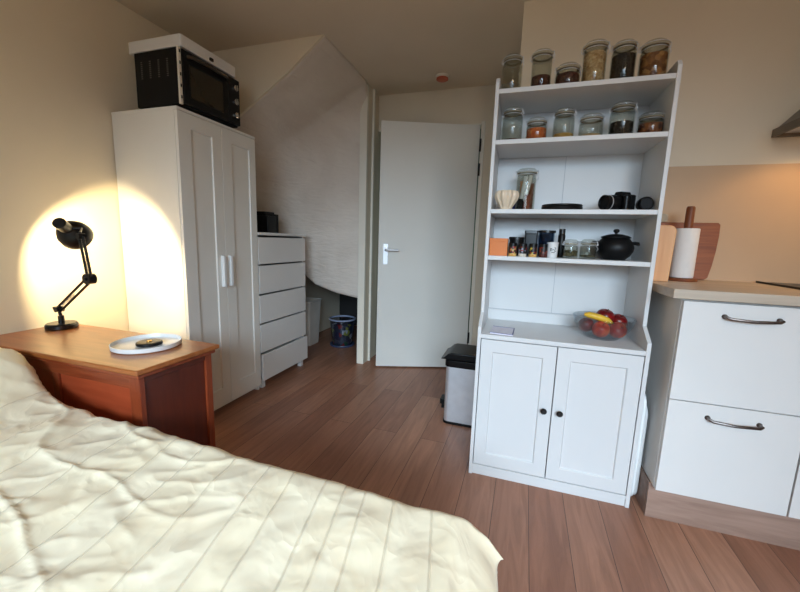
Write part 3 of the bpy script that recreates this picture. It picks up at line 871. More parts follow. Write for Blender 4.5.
t_ = thing('lidded_pan', 'flat round black lid lying in the middle of the third shelf', 'pan lid', (0.175, 1.86, S3))
bm = BM(); lathe(bm, [(0, 0), (0.078, 0.0), (0.086, 0.004), (0.088, 0.014), (0.084, 0.02), (0.078, 0.022), (0, 0.022)], (0.175, 1.86, S3), seg=48); link('disc', bm, M['black'], t_)
bm = BM(); lathe(bm, [(0.080, 0.018), (0.087, 0.02), (0.086, 0.026), (0.08, 0.026), (0.080, 0.018)], (0.175, 1.86, S3), seg=48); link('rim', bm, M['black_metal'], t_)
t_.name = 'pan_lid'

# camera: lens to the left, body, prism hump, grip
t_ = thing('photo_camera', 'black single lens camera lying on the third shelf, lens pointing left', 'camera', (0.40, 1.87, S3))
q = Matrix.Rotation(0.25, 3, 'Z')
def rotv(bm, c, a):
    R_m = Matrix.Rotation(a, 3, 'Z')
    for v in bm.verts:
        v.co = R_m @ (v.co - Vector(c)) + Vector(c)
cc = (0.40, 1.87, S3); ca = 0.55
bm = BM(); prism(bm, rrect(0.405, 0.455, 1.82, 1.93, 0.012), 'Z', S3, S3 + 0.07)
rotv(bm, cc, ca); link('camera_body', bm, M['black_matt'], t_, bevel=0.006)
bm = BM(); prism(bm, [(1.845, S3 + 0.066), (1.90, S3 + 0.066), (1.888, S3 + 0.086), (1.857, S3 + 0.086)], 'X', 0.402, 0.455); rotv(bm, cc, ca); link('viewfinder_hump', bm, M['black_matt'], t_, bevel=0.004)
bm = BM(); prism(bm, rrect(0.392, 0.425, 1.812, 1.838, 0.012), 'Z', S3 + 0.001, S3 + 0.066); rotv(bm, cc, ca); link('grip', bm, M['black'], t_, bevel=0.006)
bm = BM(); lathe(bm, [(0, 0), (0.031, 0), (0.031, 0.02), (0.034, 0.022), (0.034, 0.045), (0.031, 0.05), (0.032, 0.075), (0.028, 0.077), (0.025, 0.068), (0, 0.066)], (0.405, 1.87, S3 + 0.036), mtx=rot_to((-1, 0, 0))); rotv(bm, cc, ca); ln = link('lens', bm, M['black'], t_)
bm = BM(); lathe(bm, [(0.0325, 0.052), (0.0335, 0.052), (0.0335, 0.056), (0.0325, 0.056), (0.0325, 0.052)], (0.405, 1.87, S3 + 0.036), mtx=rot_to((-1, 0, 0))); rotv(bm, cc, ca); link('lens_ring', bm, M['steel'], ln)
bm = BM(); lathe(bm, [(0, 0), (0.010, 0), (0.010, 0.007), (0, 0.008)], (0.44, 1.915, S3 + 0.07), seg=16); rotv(bm, cc, ca); link('dial', bm, M['pewter'], t_)
t_ = thing('camera_lens', 'loose black camera lens standing at the right of the camera', 'lens', (0.501, 1.85, S3))
bm = BM(); lathe(bm, [(0, 0), (0.025, 0), (0.027, 0.01), (0.027, 0.03), (0.029, 0.033), (0.029, 0.055), (0.026, 0.062), (0, 0.062)], (0, 0, 0), mtx=rot_to((0, -1, 0)))
bmesh.ops.translate(bm, verts=bm.verts, vec=(0.501, 1.882, S3 + 0.030)); link('barrel', bm, M['black_matt'], t_)
bm = BM(); lathe(bm, [(0.022, 0.062), (0.026, 0.062), (0.025, 0.067), (0.022, 0.065), (0.022, 0.062)], (0, 0, 0), mtx=rot_to((0, -1, 0)))
bmesh.ops.translate(bm, verts=bm.verts, vec=(0.501, 1.882, S3 + 0.030)); link('front_ring', bm, M['black_metal'], t_)

# fourth shelf -------------------------------------------------------
t_ = thing('tea_box', 'square orange box at the left end of the fourth shelf', 'box', (-0.09, 1.83, S4))
bm = BM(); prism(bm, rrect(-0.1335, -0.050, 1.80, 1.88, 0.003), 'Z', S4, S4 + 0.068); link('body', bm, M['card'], t_, bevel=0.001)
bm = BM(); prism(bm, rrect(-0.1345, -0.049, 1.799, 1.881, 0.003), 'Z', S4 + 0.068, S4 + 0.082); link('lid', bm, M['card'], t_, bevel=0.001)
def spice_mat(i):
    m, nt, b = newmat('spice_label_print')
    v = coords(nt, loc=(i * 0.37, i * 0.11, 0)); vo = N(nt, 'ShaderNodeTexVoronoi'); vo.inputs['Scale'].default_value = 130
    L(nt, v, vo.inputs['Vector']); sp = N(nt, 'ShaderNodeSeparateColor'); L(nt, vo.outputs['Color'], sp.inputs['Color'])
    rp = N(nt, 'ShaderNodeValToRGB'); rp.color_ramp.interpolation = 'CONSTANT'
    c2 = [srgb(190, 150, 90), srgb(150, 160, 180), srgb(200, 176, 70), srgb(120, 60, 50)][i]
    rp.color_ramp.elements[0].color = srgb(24, 20, 20); rp.color_ramp.elements[1].position = 0.66; rp.color_ramp.elements[1].color = c2
    e = rp.color_ramp.elements.new(0.88); e.color = srgb(150, 40, 34)
    L(nt, sp.outputs['Green'], rp.inputs['Fac']); L(nt, rp.outputs['Color'], b.inputs['Base Color']); b.inputs['Roughness'].default_value = 0.4
    return m
spl = ['black lidded spice jar with a tan label, next to the orange box', 'black lidded spice jar with a grey label, second right of the orange box',
       'black lidded spice jar with a yellow label, in front of the black canister', 'black lidded spice jar with a dark red label, beside the white tin']
spx = [-0.026, 0.019, 0.065, 0.110]
spc = ['yellow', 'salt', 'yellow', 'redbeans']
for i in range(4):
    t_ = thing('spice_jar', spl[i], 'jar', (spx[i], 1.81, S4), 0, 'small spice jars on the fourth shelf')
    bm = BM(); lathe(bm, [(0, 0), (0.017, 0), (0.018, 0.002), (0.018, 0.014), (0.0, 0.014)], seg=24); link('contents', bm, F[spc[i]], t_, local=True)
    bm = BM(); lathe(bm, [(0, 0.014), (0.018, 0.014), (0.018, 0.046), (0, 0.046)], seg=24); link('label_band', bm, spice_mat(i), t_, local=True)
    bm = BM(); lathe(bm, [(0, 0.046), (0.0185, 0.046), (0.0185, 0.060), (0.017, 0.062), (0, 0.062)], seg=24); link('lid', bm, M['black'], t_, local=True)
t_ = thing('tin', 'white tin with black writing to the right of the spice jars', 'tin', (0.150, 1.838, S4), 0)
bm = BM(); lathe(bm, [(0, 0), (0.023, 0), (0.025, 0.066), (0.0, 0.066)], seg=32); link('body', bm, M['tin_white'], t_, local=True)
bm = BM(); lathe(bm, [(0, 0.066), (0.026, 0.066), (0.026, 0.071), (0.0, 0.072)], seg=32); link('lid', bm, M['tin_white'], t_, local=True)
bm = BM()
def arcpts(pts, r=0.0247): return [(r * math.sin(a), -r * math.cos(a), z) for a, z in pts]
for st in ([(-0.35, 0.044), (-0.35, 0.030)], [(-0.35, 0.040), (-0.15, 0.042), (-0.12, 0.030)], [(0.0, 0.037), (0.18, 0.037)], [(0.3, 0.046), (0.55, 0.046), (0.3, 0.030), (0.58, 0.030)], [(-0.2, 0.024), (0.4, 0.024)]):
    tube(bm, arcpts(st), 0.0014, 6)
link('lettering', bm, M['ink'], t_, local=True)
t_ = thing('canister', 'low black tin with a flat lid behind the first spice jars', 'tin', (-0.012, 1.92, S4))
bm = BM(); lathe(bm, [(0, 0), (0.034, 0), (0.035, 0.08), (0, 0.08)], (-0.012, 1.92, S4)); link('body', bm, M['black'], t_)
bm = BM(); lathe(bm, [(0, 0.08), (0.037, 0.08), (0.037, 0.092), (0, 0.094)], (-0.012, 1.92, S4)); link('lid', bm, M['black_metal'], t_)
t_ = thing('coffee_canister', 'taller square black canister behind the spice jars on the fourth shelf', 'canister', (0.054, 1.95, S4))
bm = BM(); prism(bm, rrect(0.026, 0.084, 1.92, 1.98, 0.006), 'Z', S4, S4 + 0.110); link('body', bm, M['black'], t_, bevel=0.002)
bm = BM(); prism(bm, rrect(0.024, 0.086, 1.918, 1.982, 0.006), 'Z', S4 + 0.110, S4 + 0.126); link('lid', bm, M['black_metal'], t_, bevel=0.002)
t_ = thing('glass_canister', 'dark glass canister with a black lid behind the white tin', 'canister', (0.128, 1.95, S4))
bm = BM(); lathe(bm, [(0, 0), (0.034, 0), (0.036, 0.006), (0.036, 0.116), (0.033, 0.116), (0.033, 0.01), (0, 0.006)], (0.128, 1.95, S4)); link('body', bm, M['blue_glass'], t_)
bm = BM(); lathe(bm, [(0, 0.116), (0.041, 0.116), (0.041, 0.128), (0, 0.130)], (0.128, 1.95, S4)); link('lid', bm, M['black_metal'], t_)
bm = BM(); lathe(bm, [(0, 0.008), (0.032, 0.011), (0.032, 0.05), (0, 0.052)], (0.128, 1.95, S4)); link('contents', bm, F['coffee'], t_)
t_ = thing('oil_bottle', 'tall narrow black bottle left of the two glass jars', 'bottle', (0.194, 1.92, S4))
bm = BM(); lathe(bm, [(0, 0), (0.015, 0), (0.016, 0.004), (0.016, 0.105), (0.013, 0.112), (0, 0.112)], (0.194, 1.92, S4), seg=24); link('body', bm, M['black'], t_)
bm = BM(); lathe(bm, [(0, 0.112), (0.014, 0.112), (0.014, 0.136), (0, 0.137)], (0.194, 1.92, S4), seg=24); link('cap', bm, M['black_metal'], t_)
clip_jar(0.228, 1.845, S4, 0.033, 0.088, 'small glass jar of dark green herbs right of the black bottle', 'olive', 0.55, 'small glass jars on the fourth shelf', 0.027)
clip_jar(0.302, 1.85, S4, 0.035, 0.090, 'small almost empty glass jar beside the black casserole', 'olive', 0.15, 'small glass jars on the fourth shelf', 0.029)
t_ = thing('casserole', 'round black cast iron casserole with a knobbed lid on the fourth shelf', 'casserole', (0.420, 1.905, S4))
c = (0.420, 1.905, S4)
bm = BM(); lathe(bm, [(0, 0), (0.046, 0), (0.05, 0.005), (0.064, 0.018), (0.076, 0.040), (0.078, 0.056), (0.072, 0.076), (0.058, 0.094), (0.054, 0.098), (0, 0.098)], c, seg=40); link('pot', bm, M['iron'], t_)
bm = BM(); lathe(bm, [(0, 0.098), (0.060, 0.098), (0.061, 0.103), (0.050, 0.109), (0.026, 0.116), (0, 0.118)], c, seg=40); ld = link('lid', bm, M['iron'], t_)
bm = BM(); lathe(bm, [(0, 0.116), (0.006, 0.117), (0.006, 0.121), (0.012, 0.127), (0.013, 0.133), (0.008, 0.139), (0, 0.140)], c, seg=20); link('knob', bm, M['iron'], ld)
for s in (-1, 1):
    bm = BM(); tube(bm, [(c[0] + s * 0.070, c[1] - 0.020, S4 + 0.078), (c[0] + s * 0.088, c[1] - 0.016, S4 + 0.076), (c[0] + s * 0.094, c[1], S4 + 0.072), (c[0] + s * 0.088, c[1] + 0.016, S4 + 0.076), (c[0] + s * 0.070, c[1] + 0.020, S4 + 0.078)], 0.007, 10)
    link('handle', bm, M['iron'], t_)

# counter of the shelf unit -------------------------------------------
t_ = thing('booklet', 'thin pale booklet lying on the counter of the shelf unit', 'booklet', (-0.045, 1.80, SB), 0)
bm = BM(); prism(bm, [(-0.098, 1.712), (0.006, 1.702), (0.012, 1.845), (-0.092, 1.855)], 'Z', SB + 0.0005, SB + 0.006); link('cover', bm, M['booklet'], t_)
bm = BM()
for a, b_ in (((-0.098, 1.714), (0.006, 1.704)), ((0.0045, 1.704), (0.0105, 1.844)), ((-0.092, 1.853), (0.012, 1.843))):
    d = (Vector(b_) - Vector(a)).normalized(); nrm = Vector((-d.y, d.x)) * 0.0025
    prism(bm, [(a[0] - nrm.x, a[1] - nrm.y), (b_[0] - nrm.x, b_[1] - nrm.y), (b_[0] + nrm.x, b_[1] + nrm.y), (a[0] + nrm.x, a[1] + nrm.y)], 'Z', SB + 0.0055, SB + 0.0068)
link('printed_border', bm, M['booklet_edge'], t_, smooth=False)

bc = (0.402, 1.87, SB)
bm = BM(); lathe(bm, [(0, 0.001), (0.066, 0.0), (0.076, 0.008), (0.100, 0.032), (0.120, 0.062), (0.128, 0.090), (0.131, 0.096), (0.128, 0.1), (0.124, 0.092), (0.115, 0.062), (0.096, 0.035), (0.073, 0.012), (0.06, 0.006), (0, 0.006)], bc, seg=64)
tagd = single('fruit_bowl', bm, M['bowl_glass'], 'clear glass bowl of red fruit standing on the counter of the shelf unit', 'bowl', angle=1.2)
def fruit_mat(name, c1, c2, c3, sc=9):
    m, nt, b = newmat(name)
    v = coords(nt, (1, 1, 1)); nz = N(nt, 'ShaderNodeTexNoise'); nz.inputs['Scale'].default_value = sc * 3; nz.inputs['Detail'].default_value = 4
    L(nt, v, nz.inputs['Vector']); rp = N(nt, 'ShaderNodeValToRGB')
    rp.color_ramp.elements[0].position = 0.35; rp.color_ramp.elements[0].color = c1
    rp.color_ramp.elements[1].position = 0.68; rp.color_ramp.elements[1].color = c3
    e = rp.color_ramp.elements.new(0.52); e.color = c2
    L(nt, nz.outputs['Fac'], rp.inputs['Fac']); L(nt, rp.outputs['Color'], b.inputs['Base Color']); b.inputs['Roughness'].default_value = 0.3
    return m
M['peach'] = fruit_mat('orange_red_peach', srgb(176, 20, 12), srgb(214, 60, 24), srgb(236, 120, 60))
M['dark_apple'] = fruit_mat('dark_red_apple', srgb(84, 6, 10), srgb(116, 10, 14), srgb(146, 22, 20))
M['red_apple'] = fruit_mat('red_apple', srgb(150, 14, 12), srgb(182, 30, 18), srgb(230, 150, 60))
M['stalk'] = mat('fruit_stalk', srgb(70, 48, 28), 0.7)
def apple(x, y, z, r, m, label, tilt, grp='red fruit in the glass bowl'):
    t = thing('apple', label, 'fruit', (x, y, z), 0, grp)
    t.rotation_euler = tilt
    prof = [(0, -0.80), (0.10, -0.84), (0.28, -0.88), (0.50, -0.83), (0.74, -0.66), (0.92, -0.36), (1.0, 0.0), (0.97, 0.32), (0.84, 0.62), (0.60, 0.82), (0.36, 0.87), (0.18, 0.80), (0.06, 0.68), (0, 0.64)]
    bm = BM(); lathe(bm, [(a * r, b * r) for a, b in prof], seg=28)
    link('flesh', bm, m, t, local=True, angle=3)
    bm = BM(); tube(bm, [(0, 0, 0.62 * r), (0.02 * r, 0, 0.9 * r), (0.12 * r, 0, 1.08 * r)], 0.0014, 6)
    link('stalk', bm, M['stalk'], t, local=True)
bz = SB
apple(0.385, 1.820, bz + 0.046, 0.037, M['peach'], 'orange red fruit at the front of the glass bowl, left of centre', (0.5, 0.2, 0))
apple(0.456, 1.838, bz + 0.046, 0.037, M['red_apple'], 'red fruit with a yellow patch at the front right of the bowl', (0.9, 0.2, 0.4))
apple(0.332, 1.868, bz + 0.052, 0.034, M['dark_apple'], 'dark red fruit at the left side of the glass bowl', (0.2, -0.4, 0))
apple(0.412, 1.895, bz + 0.092, 0.040, M['dark_apple'], 'dark red fruit on top of the pile, behind the banana', (0.2, 0.15, 0))
apple(0.471, 1.902, bz + 0.074, 0.037, M['dark_apple'], 'dark red fruit at the right side of the glass bowl', (0.3, 0.3, 0))
t_ = thing('banana', 'small ripe banana lying across the fruit in the glass bowl', 'banana', (0.37, 1.83, bz + 0.098), 0)
bm = BM(); pts = []; rr = []
for k in range(15):
    s = k / 14; a = lerp(-0.75, 0.75, s)
    pts.append((lerp(-0.058, 0.062, s), -0.006 * math.sin(PI * s), 0.004 + 0.014 * math.cos(a * 1.4) - 0.030 * s)); rr.append(0.0145 * max(0.25, min(1, math.sin(PI * (0.08 + 0.86 * s)) * 1.6)))
tube(bm, pts, rr, 10); link('peel', bm, mat('banana_peel', srgb(224, 178, 52), 0.45, var=0.12, vscale=40), t_, local=True, angle=2)
bm = BM(); tube(bm, [pts[-1], (0.076, 0, -0.030)], [0.005, 0.0035], 8); link('stem', bm, M['stalk'], t_, local=True)

# ------------------------------------------------------------------ kitchen
kx, ky, kcy, kz = 0.607, 1.593, 1.612, 0.985
def base_unit(x0, x1, label, name='base_cabinet', handles=True, side=False):
    t = thing(name, label, 'kitchen cabinet', ((x0 + x1) / 2, 1.9, 0), 0, 'kitchen base cabinets')
    link('carcass', bx(x0, x1, kcy + 0.021, YK - 0.012, 0.155, 0.948), M['white'], t, smooth=False, bevel=0.001)
    for i, (a, b_) in enumerate(((0.155, 0.5475), (0.5515, 0.940))):
        d = link('drawer', bx(x0 + 0.0015, x1 - 0.0015, kcy, kcy + 0.02, a, b_), M['white'], t, smooth=False, bevel=0.0015)
        hz = (0.492, 0.888)[i]
        xa = x0 + 0.132
        bm = BM(); y_ = kcy
        tube(bm, [(xa, y_ + 0.0, hz + 0.004), (xa, y_ - 0.020, hz + 0.004), (xa + 0.010, y_ - 0.026, hz), (xa + 0.08, y_ - 0.028, hz - 0.004), (xa + 0.150, y_ - 0.026, hz), (xa + 0.160, y_ - 0.020, hz + 0.004), (xa + 0.160, y_, hz + 0.004)], 0.0055, 10)
        for xx in (xa, xa + 0.16):
            lathe(bm, [(0, 0), (0.009, 0), (0.009, 0.004), (0.006, 0.007), (0, 0.007)], (xx, y_ + 0.001, hz + 0.004), seg=16, mtx=rot_to((0, -1, 0)))
        link('handle', bm, M['pewter'], d)
    return t
base_unit(kx, 1.031, 'white two drawer kitchen cabinet at the left end of the worktop, beside the shelf unit')
base_unit(1.034, 1.634, 'white kitchen cabinet under the hob at the right edge of the photo')
base_unit(1.637, 2.237, 'white kitchen cabinet right of the one below the hob')
single('kitchen_plinth', bx(0.60, 2.237, 1.656, 1.672, 0.0, 0.154), M['plinth'], 'brown wooden plinth board under the white kitchen cabinets', 'plinth', bevel=0.001, smooth=False)
link_side = single('end_panel', bx(0.598, 0.604, kcy + 0.002, YK - 0.01, 0.0, 0.948) if False else bx(0.5995, 0.6055, 1.674, YK - 0.012, 0.0, 0.153), M['plinth'], 'brown wooden end board closing the plinth behind the shelf unit', 'plinth', smooth=False)
single('worktop', bx(0.565, 2.3, ky, YK - 0.009, 0.949, kz), M['worktop'], 'grey wood effect worktop lying across the white kitchen cabinets', 'worktop', bevel=0.003, smooth=False)
# hob
t_ = thing('hob', 'black glass hob with a black edge set on the worktop', 'hob', (1.39, 1.93, kz))
bm = BM(); prism(bm, rrect(1.098, 1.68, 1.66, 2.17, 0.012), 'Z', kz + 0.0005, kz + 0.006); link('glass_top', bm, M['black_metal'], t_, bevel=0.001)
bm = BM(); box(bm, 1.093, 1.099, 1.66, 2.17, kz + 0.0005, kz + 0.009); link('edge_strip', bm, M['black'], t_, smooth=False)
bm = BM()
for x, y in ((1.25, 1.80), (1.53, 1.80), (1.25, 2.04), (1.53, 2.04)):
    tube(bm, [(x + 0.085 * math.cos(a), y + 0.085 * math.sin(a), kz + 0.006) for a in [2 * PI * k / 40 for k in range(40)]], 0.0012, 5, closed=True)
link('cooking_rings', bm, mat('hob_print', srgb(110, 110, 112), 0.4), t_)
# extractor hood
t_ = thing('extractor_hood', 'dark steel extractor hood on the kitchen wall above the hob', 'extractor hood', (1.39, 1.95, 1.655))
hx_0, hx_1, hy_0 = 1.068, 1.70, 1.70
bm = BM()
box(bm, hx_0, hx_1, hy_0, hy_0 + 0.01, 1.653, 1.688); box(bm, hx_0, hx_1, YK - 0.011, YK - 0.001, 1.653, 1.688)
box(bm, hx_0, hx_0 + 0.01, hy_0 + 0.01, YK - 0.011, 1.653, 1.688); box(bm, hx_1 - 0.01, hx_1, hy_0 + 0.01, YK - 0.011, 1.653, 1.688)
link('rim', bm, M['hood'], t_, smooth=False, bevel=0.001)
link('filter_plate', bx(hx_0 + 0.01, hx_1 - 0.01, hy_0 + 0.01, YK - 0.011, 1.668, 1.674), M['steel'], t_, smooth=False)
bm = BM()
a = [bm.verts.new(p) for p in ((hx_0 + 0.012, hy_0 + 0.005, 1.688), (hx_1 - 0.012, hy_0 + 0.005, 1.688), (hx_1 - 0.012, YK - 0.001, 1.688), (hx_0 + 0.012, YK - 0.001, 1.688))]
b_ = [bm.verts.new(p) for p in ((1.27, 1.95, 1.90), (1.50, 1.95, 1.90), (1.50, YK - 0.001, 1.90), (1.27, YK - 0.001, 1.90))]
bm.faces.new(a[::-1]); bm.faces.new(b_)
for i in range(4): bm.faces.new((a[i], a[(i + 1) % 4], b_[(i + 1) % 4], b_[i]))
link('canopy', bm, M['hood'], t_, smooth=False)
link('chimney', bx(1.27, 1.50, 1.95, YK - 0.001, 1.90, CZ - 0.002), M['hood'], t_, smooth=False)
def emit(name, col, s):
    m, nt, b = newmat(name); b.inputs['Emission Color'].default_value = col; b.inputs['Emission Strength'].default_value = s; return m
for x in (1.20, 1.56):
    bm = BM(); lathe(bm, [(0, 0), (0.03, 0), (0.03, 0.006), (0, 0.006)], (x, 1.95, 1.6615), seg=20); link('hood_lamp', bm, emit('hood_lamp_glow', (1.0, 0.62, 0.28, 1), 12), t_)
# things on the worktop
t_ = thing('cutting_board', 'reddish brown wooden cutting board leaning on the kitchen wall behind the paper roll', 'cutting board', (0.79, 2.15, kz))
bm = BM()
out = [(0.655, 0.0), (0.876, 0.0), (0.890, 0.010), (0.903, 0.07), (0.913, 0.14), (0.919, 0.21), (0.920, 0.268), (0.912, 0.278), (0.655, 0.278)]
prism(bm, out, 'Y', 0.0, 0.018)
sh = Matrix.Rotation(-0.10, 3, 'X')
for v in bm.verts: v.co = sh @ v.co + Vector((0, 2.145, kz + 0.002))
link('board', bm, M['board'], t_, bevel=0.002)
t_ = thing('paper_roll_holder', 'dark wooden paper towel holder with an upright stick on the worktop', 'paper towel holder', (0.738, 2.03, kz))
bm = BM(); lathe(bm, [(0, 0), (0.062, 0), (0.064, 0.005), (0.06, 0.014), (0, 0.014)], (0.738, 2.03, kz)); link('base', bm, M['stick'], t_)
bm = BM(); lathe(bm, [(0, 0.014), (0.017, 0.014), (0.017, 0.335), (0.014, 0.342), (0, 0.343)], (0.738, 2.03, kz), seg=24); link('stick', bm, M['stick'], t_)
bm = BM(); lathe(bm, [(0.019, 0.016), (0.044, 0.016), (0.046, 0.020), (0.046, 0.238), (0.044, 0.242), (0.019, 0.242), (0.019, 0.016)], (0.738, 2.03, kz), seg=40)
single('paper_roll', bm, M['paper'], 'white kitchen paper roll standing on the wooden stick holder', 'paper roll')
t_ = thing('chopping_board', 'pale upright wooden board with a rounded corner beside the shelf unit', 'cutting board', (0.59, 1.92, kz))
bm = BM(); pts = [(0.50, kz + 0.001), (0.650, kz + 0.001), (0.6565, kz + 0.22)] + [(0.6565 - 0.028 + 0.028 * math.cos(a), kz + 0.22 + 0.030 * math.sin(a)) for a in [PI / 2 * k / 6 for k in range(1, 7)]] + [(0.50, kz + 0.25)]
pts = [(max(p[0], 0.556), p[1]) for p in pts]
prism(bm, pts, 'Y', 1.912, 1.93); link('board', bm, M['beech'], t_, bevel=0.003)
t_ = thing('wall_socket', 'small pale wall socket just right of the shelf unit, above the boards', 'socket', (0.693, YK - 0.008, 1.292))
bm = BM(); prism(bm, rrect(0.655, 0.703, 1.266, 1.306, 0.006), 'Y', YK - 0.020, YK - 0.0085); link('plate', bm, mat('socket_plastic', srgb(196, 176, 146), 0.5), t_, bevel=0.002)
bm = BM(); lathe(bm, [(0, 0.0), (0.018, 0), (0.019, 0.001), (0, 0.001)], (0.68, YK - 0.020, 1.286), seg=24, mtx=rot_to((0, -1, 0))); link('insert', bm, mat('socket_insert', srgb(170, 152, 126), 0.5), t_)
# folded frame in the gap
t_ = thing('folded_stand', 'white folded metal stand in the narrow gap between shelf unit and kitchen cabinet', 'folding stand', (0.575, 1.9, 0))
def yz(pts, x): return [(x, p[0], p[1]) for p in pts]
bm = BM(); tube(bm, yz(rrect(1.74, 2.10, 0.01, 0.50, 0.05), 0.570), 0.009, 10, closed=True); link('frame', bm, M['tray_white'], t_)
bm = BM(); tube(bm, yz(rrect(1.76, 2.08, 0.01, 0.44, 0.04), 0.589), 0.007, 10, closed=True); link('leg_frame', bm, M['tray_white'], t_)
bm = BM(); box(bm, 0.566, 0.574, 1.75, 2.09, 0.30, 0.34); box(bm, 0.566, 0.574, 1.75, 2.09, 0.42, 0.47); link('slat', bm, M['tray_white'], t_)

# ------------------------------------------------------------------ wooden chest beside the bed
tx0, tx1, ty0, ty1, tz = -2.14, -1.19, 0.838, 1.200, 0.666
t_ = thing('blanket_chest', 'reddish brown panelled wooden chest between the bed and the wardrobe, lamp on top', 'chest', ((tx0 + tx1) / 2, (ty0 + ty1) / 2, 0))
bm = BM(); box(bm, tx0, tx1, ty0, ty1, tz - 0.020, tz); link('top', bm, M['cherry_top'], t_, bevel=0.006)
bm = BM(); box(bm, tx0 + 0.012, tx1 - 0.012, ty0 + 0.012, ty1 - 0.012, tz - 0.036, tz - 0.0205); link('moulding', bm, M['cherry'], t_, bevel=0.004)
fx0, fx1, fy0, fy1 = tx0 + 0.024, tx1 - 0.024, ty0 + 0.024, ty1 - 0.024
zt = tz - 0.0365
for x in (fx0, fx1 - 0.05):
    for y0_, y1_ in ((fy0, fy0 + 0.02), (fy1 - 0.03, fy1)):
        link('post', bx(x, x + 0.05, y0_, y1_, 0.0, zt), M['cherry_v'], t_, bevel=0.002)
for z0, z1 in ((zt - 0.045, zt), (0.06, 0.13)):
    bm = BM(); box(bm, fx0 + 0.0505, fx1 - 0.0505, fy0 + 0.002, fy0 + 0.019, z0, z1)
    link('front_rail', bm, M['cherry'], t_, bevel=0.002)
n = 2
span = (fx1 - 0.05) - (fx0 + 0.05)
for k in range(1, n):
    x = fx0 + 0.05 + span * k / n
    link('stile', bx(x - 0.018, x + 0.018, fy0 + 0.003, fy0 + 0.019, 0.1305, zt - 0.0455), M['cherry_v'], t_, bevel=0.002)
for k in range(n):
    a = fx0 + 0.05 + span * k / n + (0.0185 if k else 0.0005); b_ = fx0 + 0.05 + span * (k + 1) / n - (0.0185 if k < n - 1 else 0.0005)
    link('panel', bx(a, b_, fy0 + 0.012, fy0 + 0.022, 0.1305, zt - 0.0455), M['cherry_red'], t_, smooth=False)
for z0, z1 in ((zt - 0.022, zt), (0.06, 0.11)):
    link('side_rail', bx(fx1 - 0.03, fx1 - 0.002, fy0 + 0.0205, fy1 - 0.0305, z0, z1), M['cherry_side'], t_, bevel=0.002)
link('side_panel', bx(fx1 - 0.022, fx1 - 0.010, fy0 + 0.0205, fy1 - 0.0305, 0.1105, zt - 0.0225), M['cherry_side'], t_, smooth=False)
link('back_panel', bx(fx0 + 0.0505, fx1 - 0.0505, fy1 - 0.02, fy1 - 0.008, 0.06, zt), M['cherry'], t_, smooth=False)
link('left_panel', bx(fx0 + 0.01, fx0 + 0.022, fy0 + 0.0205, fy1 - 0.0305, 0.06, zt), M['cherry'], t_, smooth=False)

# round tray with a black candle dish
tc = (-1.43, 1.062, tz)
t_ = thing('serving_tray', 'round white rimmed tray lying on the wooden chest', 'tray', tc)
bm = BM(); lathe(bm, [(0, 0.0), (0.116, 0.0), (0.122, 0.004), (0.124, 0.02), (0.121, 0.021), (0.117, 0.008), (0.112, 0.005), (0, 0.005)], seg=64); link('dish', bm, M['tray_white'], t_, local=True)
t_ = thing('candle_dish', 'small round black dish with a brass centre lying on the white tray', 'dish', (tc[0] + 0.005, tc[1] + 0.005, tz + 0.005))
bm = BM(); lathe(bm, [(0, 0), (0.044, 0), (0.047, 0.004), (0.046, 0.012), (0.042, 0.014), (0, 0.012)], seg=40); link('disc', bm, M['black'], t_, local=True)
bm = BM(); lathe(bm, [(0, 0.0115), (0.010, 0.0115), (0.009, 0.017), (0.003, 0.019), (0, 0.019)], seg=20); link('brass_centre', bm, M['brass'], t_, local=True)

# ------------------------------------------------------------------ desk lamp
lb = Vector((-2.046, 1.112, tz))
t_ = thing('desk_lamp', 'black jointed desk lamp, switched on, standing on the wooden chest', 'lamp', lb)
bm = BM(); lathe(bm, [(0, 0), (0.058, 0), (0.061, 0.004), (0.061, 0.018), (0.055, 0.026), (0, 0.027)], lb, seg=48); link('base', bm, M['black_metal'], t_)
P0 = Vector((-2.050, 1.110, 0.757)); P1 = Vector((-1.785, 1.09, 0.920)); P2 = Vector((-1.764, 1.06, 1.105))
bm = BM(); tube(bm, [lb + Vector((0, 0, 0.024)), lb + Vector((0, 0, 0.06))], 0.012, 16); tube(bm, [lb + Vector((0, 0, 0.058)), P0 + Vector((0, 0, -0.006))], 0.007, 12)
tube(bm, [P0 + Vector((-0.036, 0, 0.003)), P0 + Vector((0.01, 0, 0.010))], 0.007, 10); tube(bm, [P0 + Vector((0, -0.016, 0)), P0 + Vector((0, 0.016, 0))], 0.013, 16)
link('swivel', bm, M['black_metal'], t_)
def arm(a, b_, off, name):
    d = (b_ - a).normalized(); side = Vector((0, 1, 0)); nrm = d.cross(side).normalized()
    bm = BM()
    for s in (-1, 1): tube(bm, [a + nrm * off * s, b_ + nrm * off * s], 0.0055, 10)
    o_ = link(name, bm, M['black_metal'], t_)
    bm = BM(); n_ = 14; pts = []
    q0, q1 = a.lerp(b_, 0.10) + nrm * off * 0.3, a.lerp(b_, 0.52) - nrm * off * 0.2
    for k in range(n_ * 8 + 1):
        s = k / (n_ * 8); aa = s * n_ * 2 * PI
        pts.append(q0.lerp(q1, s) + nrm * 0.004 * math.cos(aa) + side * 0.004 * math.sin(aa))
    tube(bm, pts, 0.0009, 5); link('spring', bm, M['pewter'], o_)
arm(P0, P1, 0.0125, 'lower_arm'); arm(P1, P2, 0.0125, 'upper_arm')
bm = BM(); tube(bm, [P1 + Vector((0, -0.016, 0)), P1 + Vector((0, 0.016, 0))], 0.023, 24); tube(bm, [P1 + Vector((0, -0.022, 0)), P1 + Vector((0, 0.022, 0))], 0.008, 12); link('elbow_joint', bm, M['black_metal'], t_)
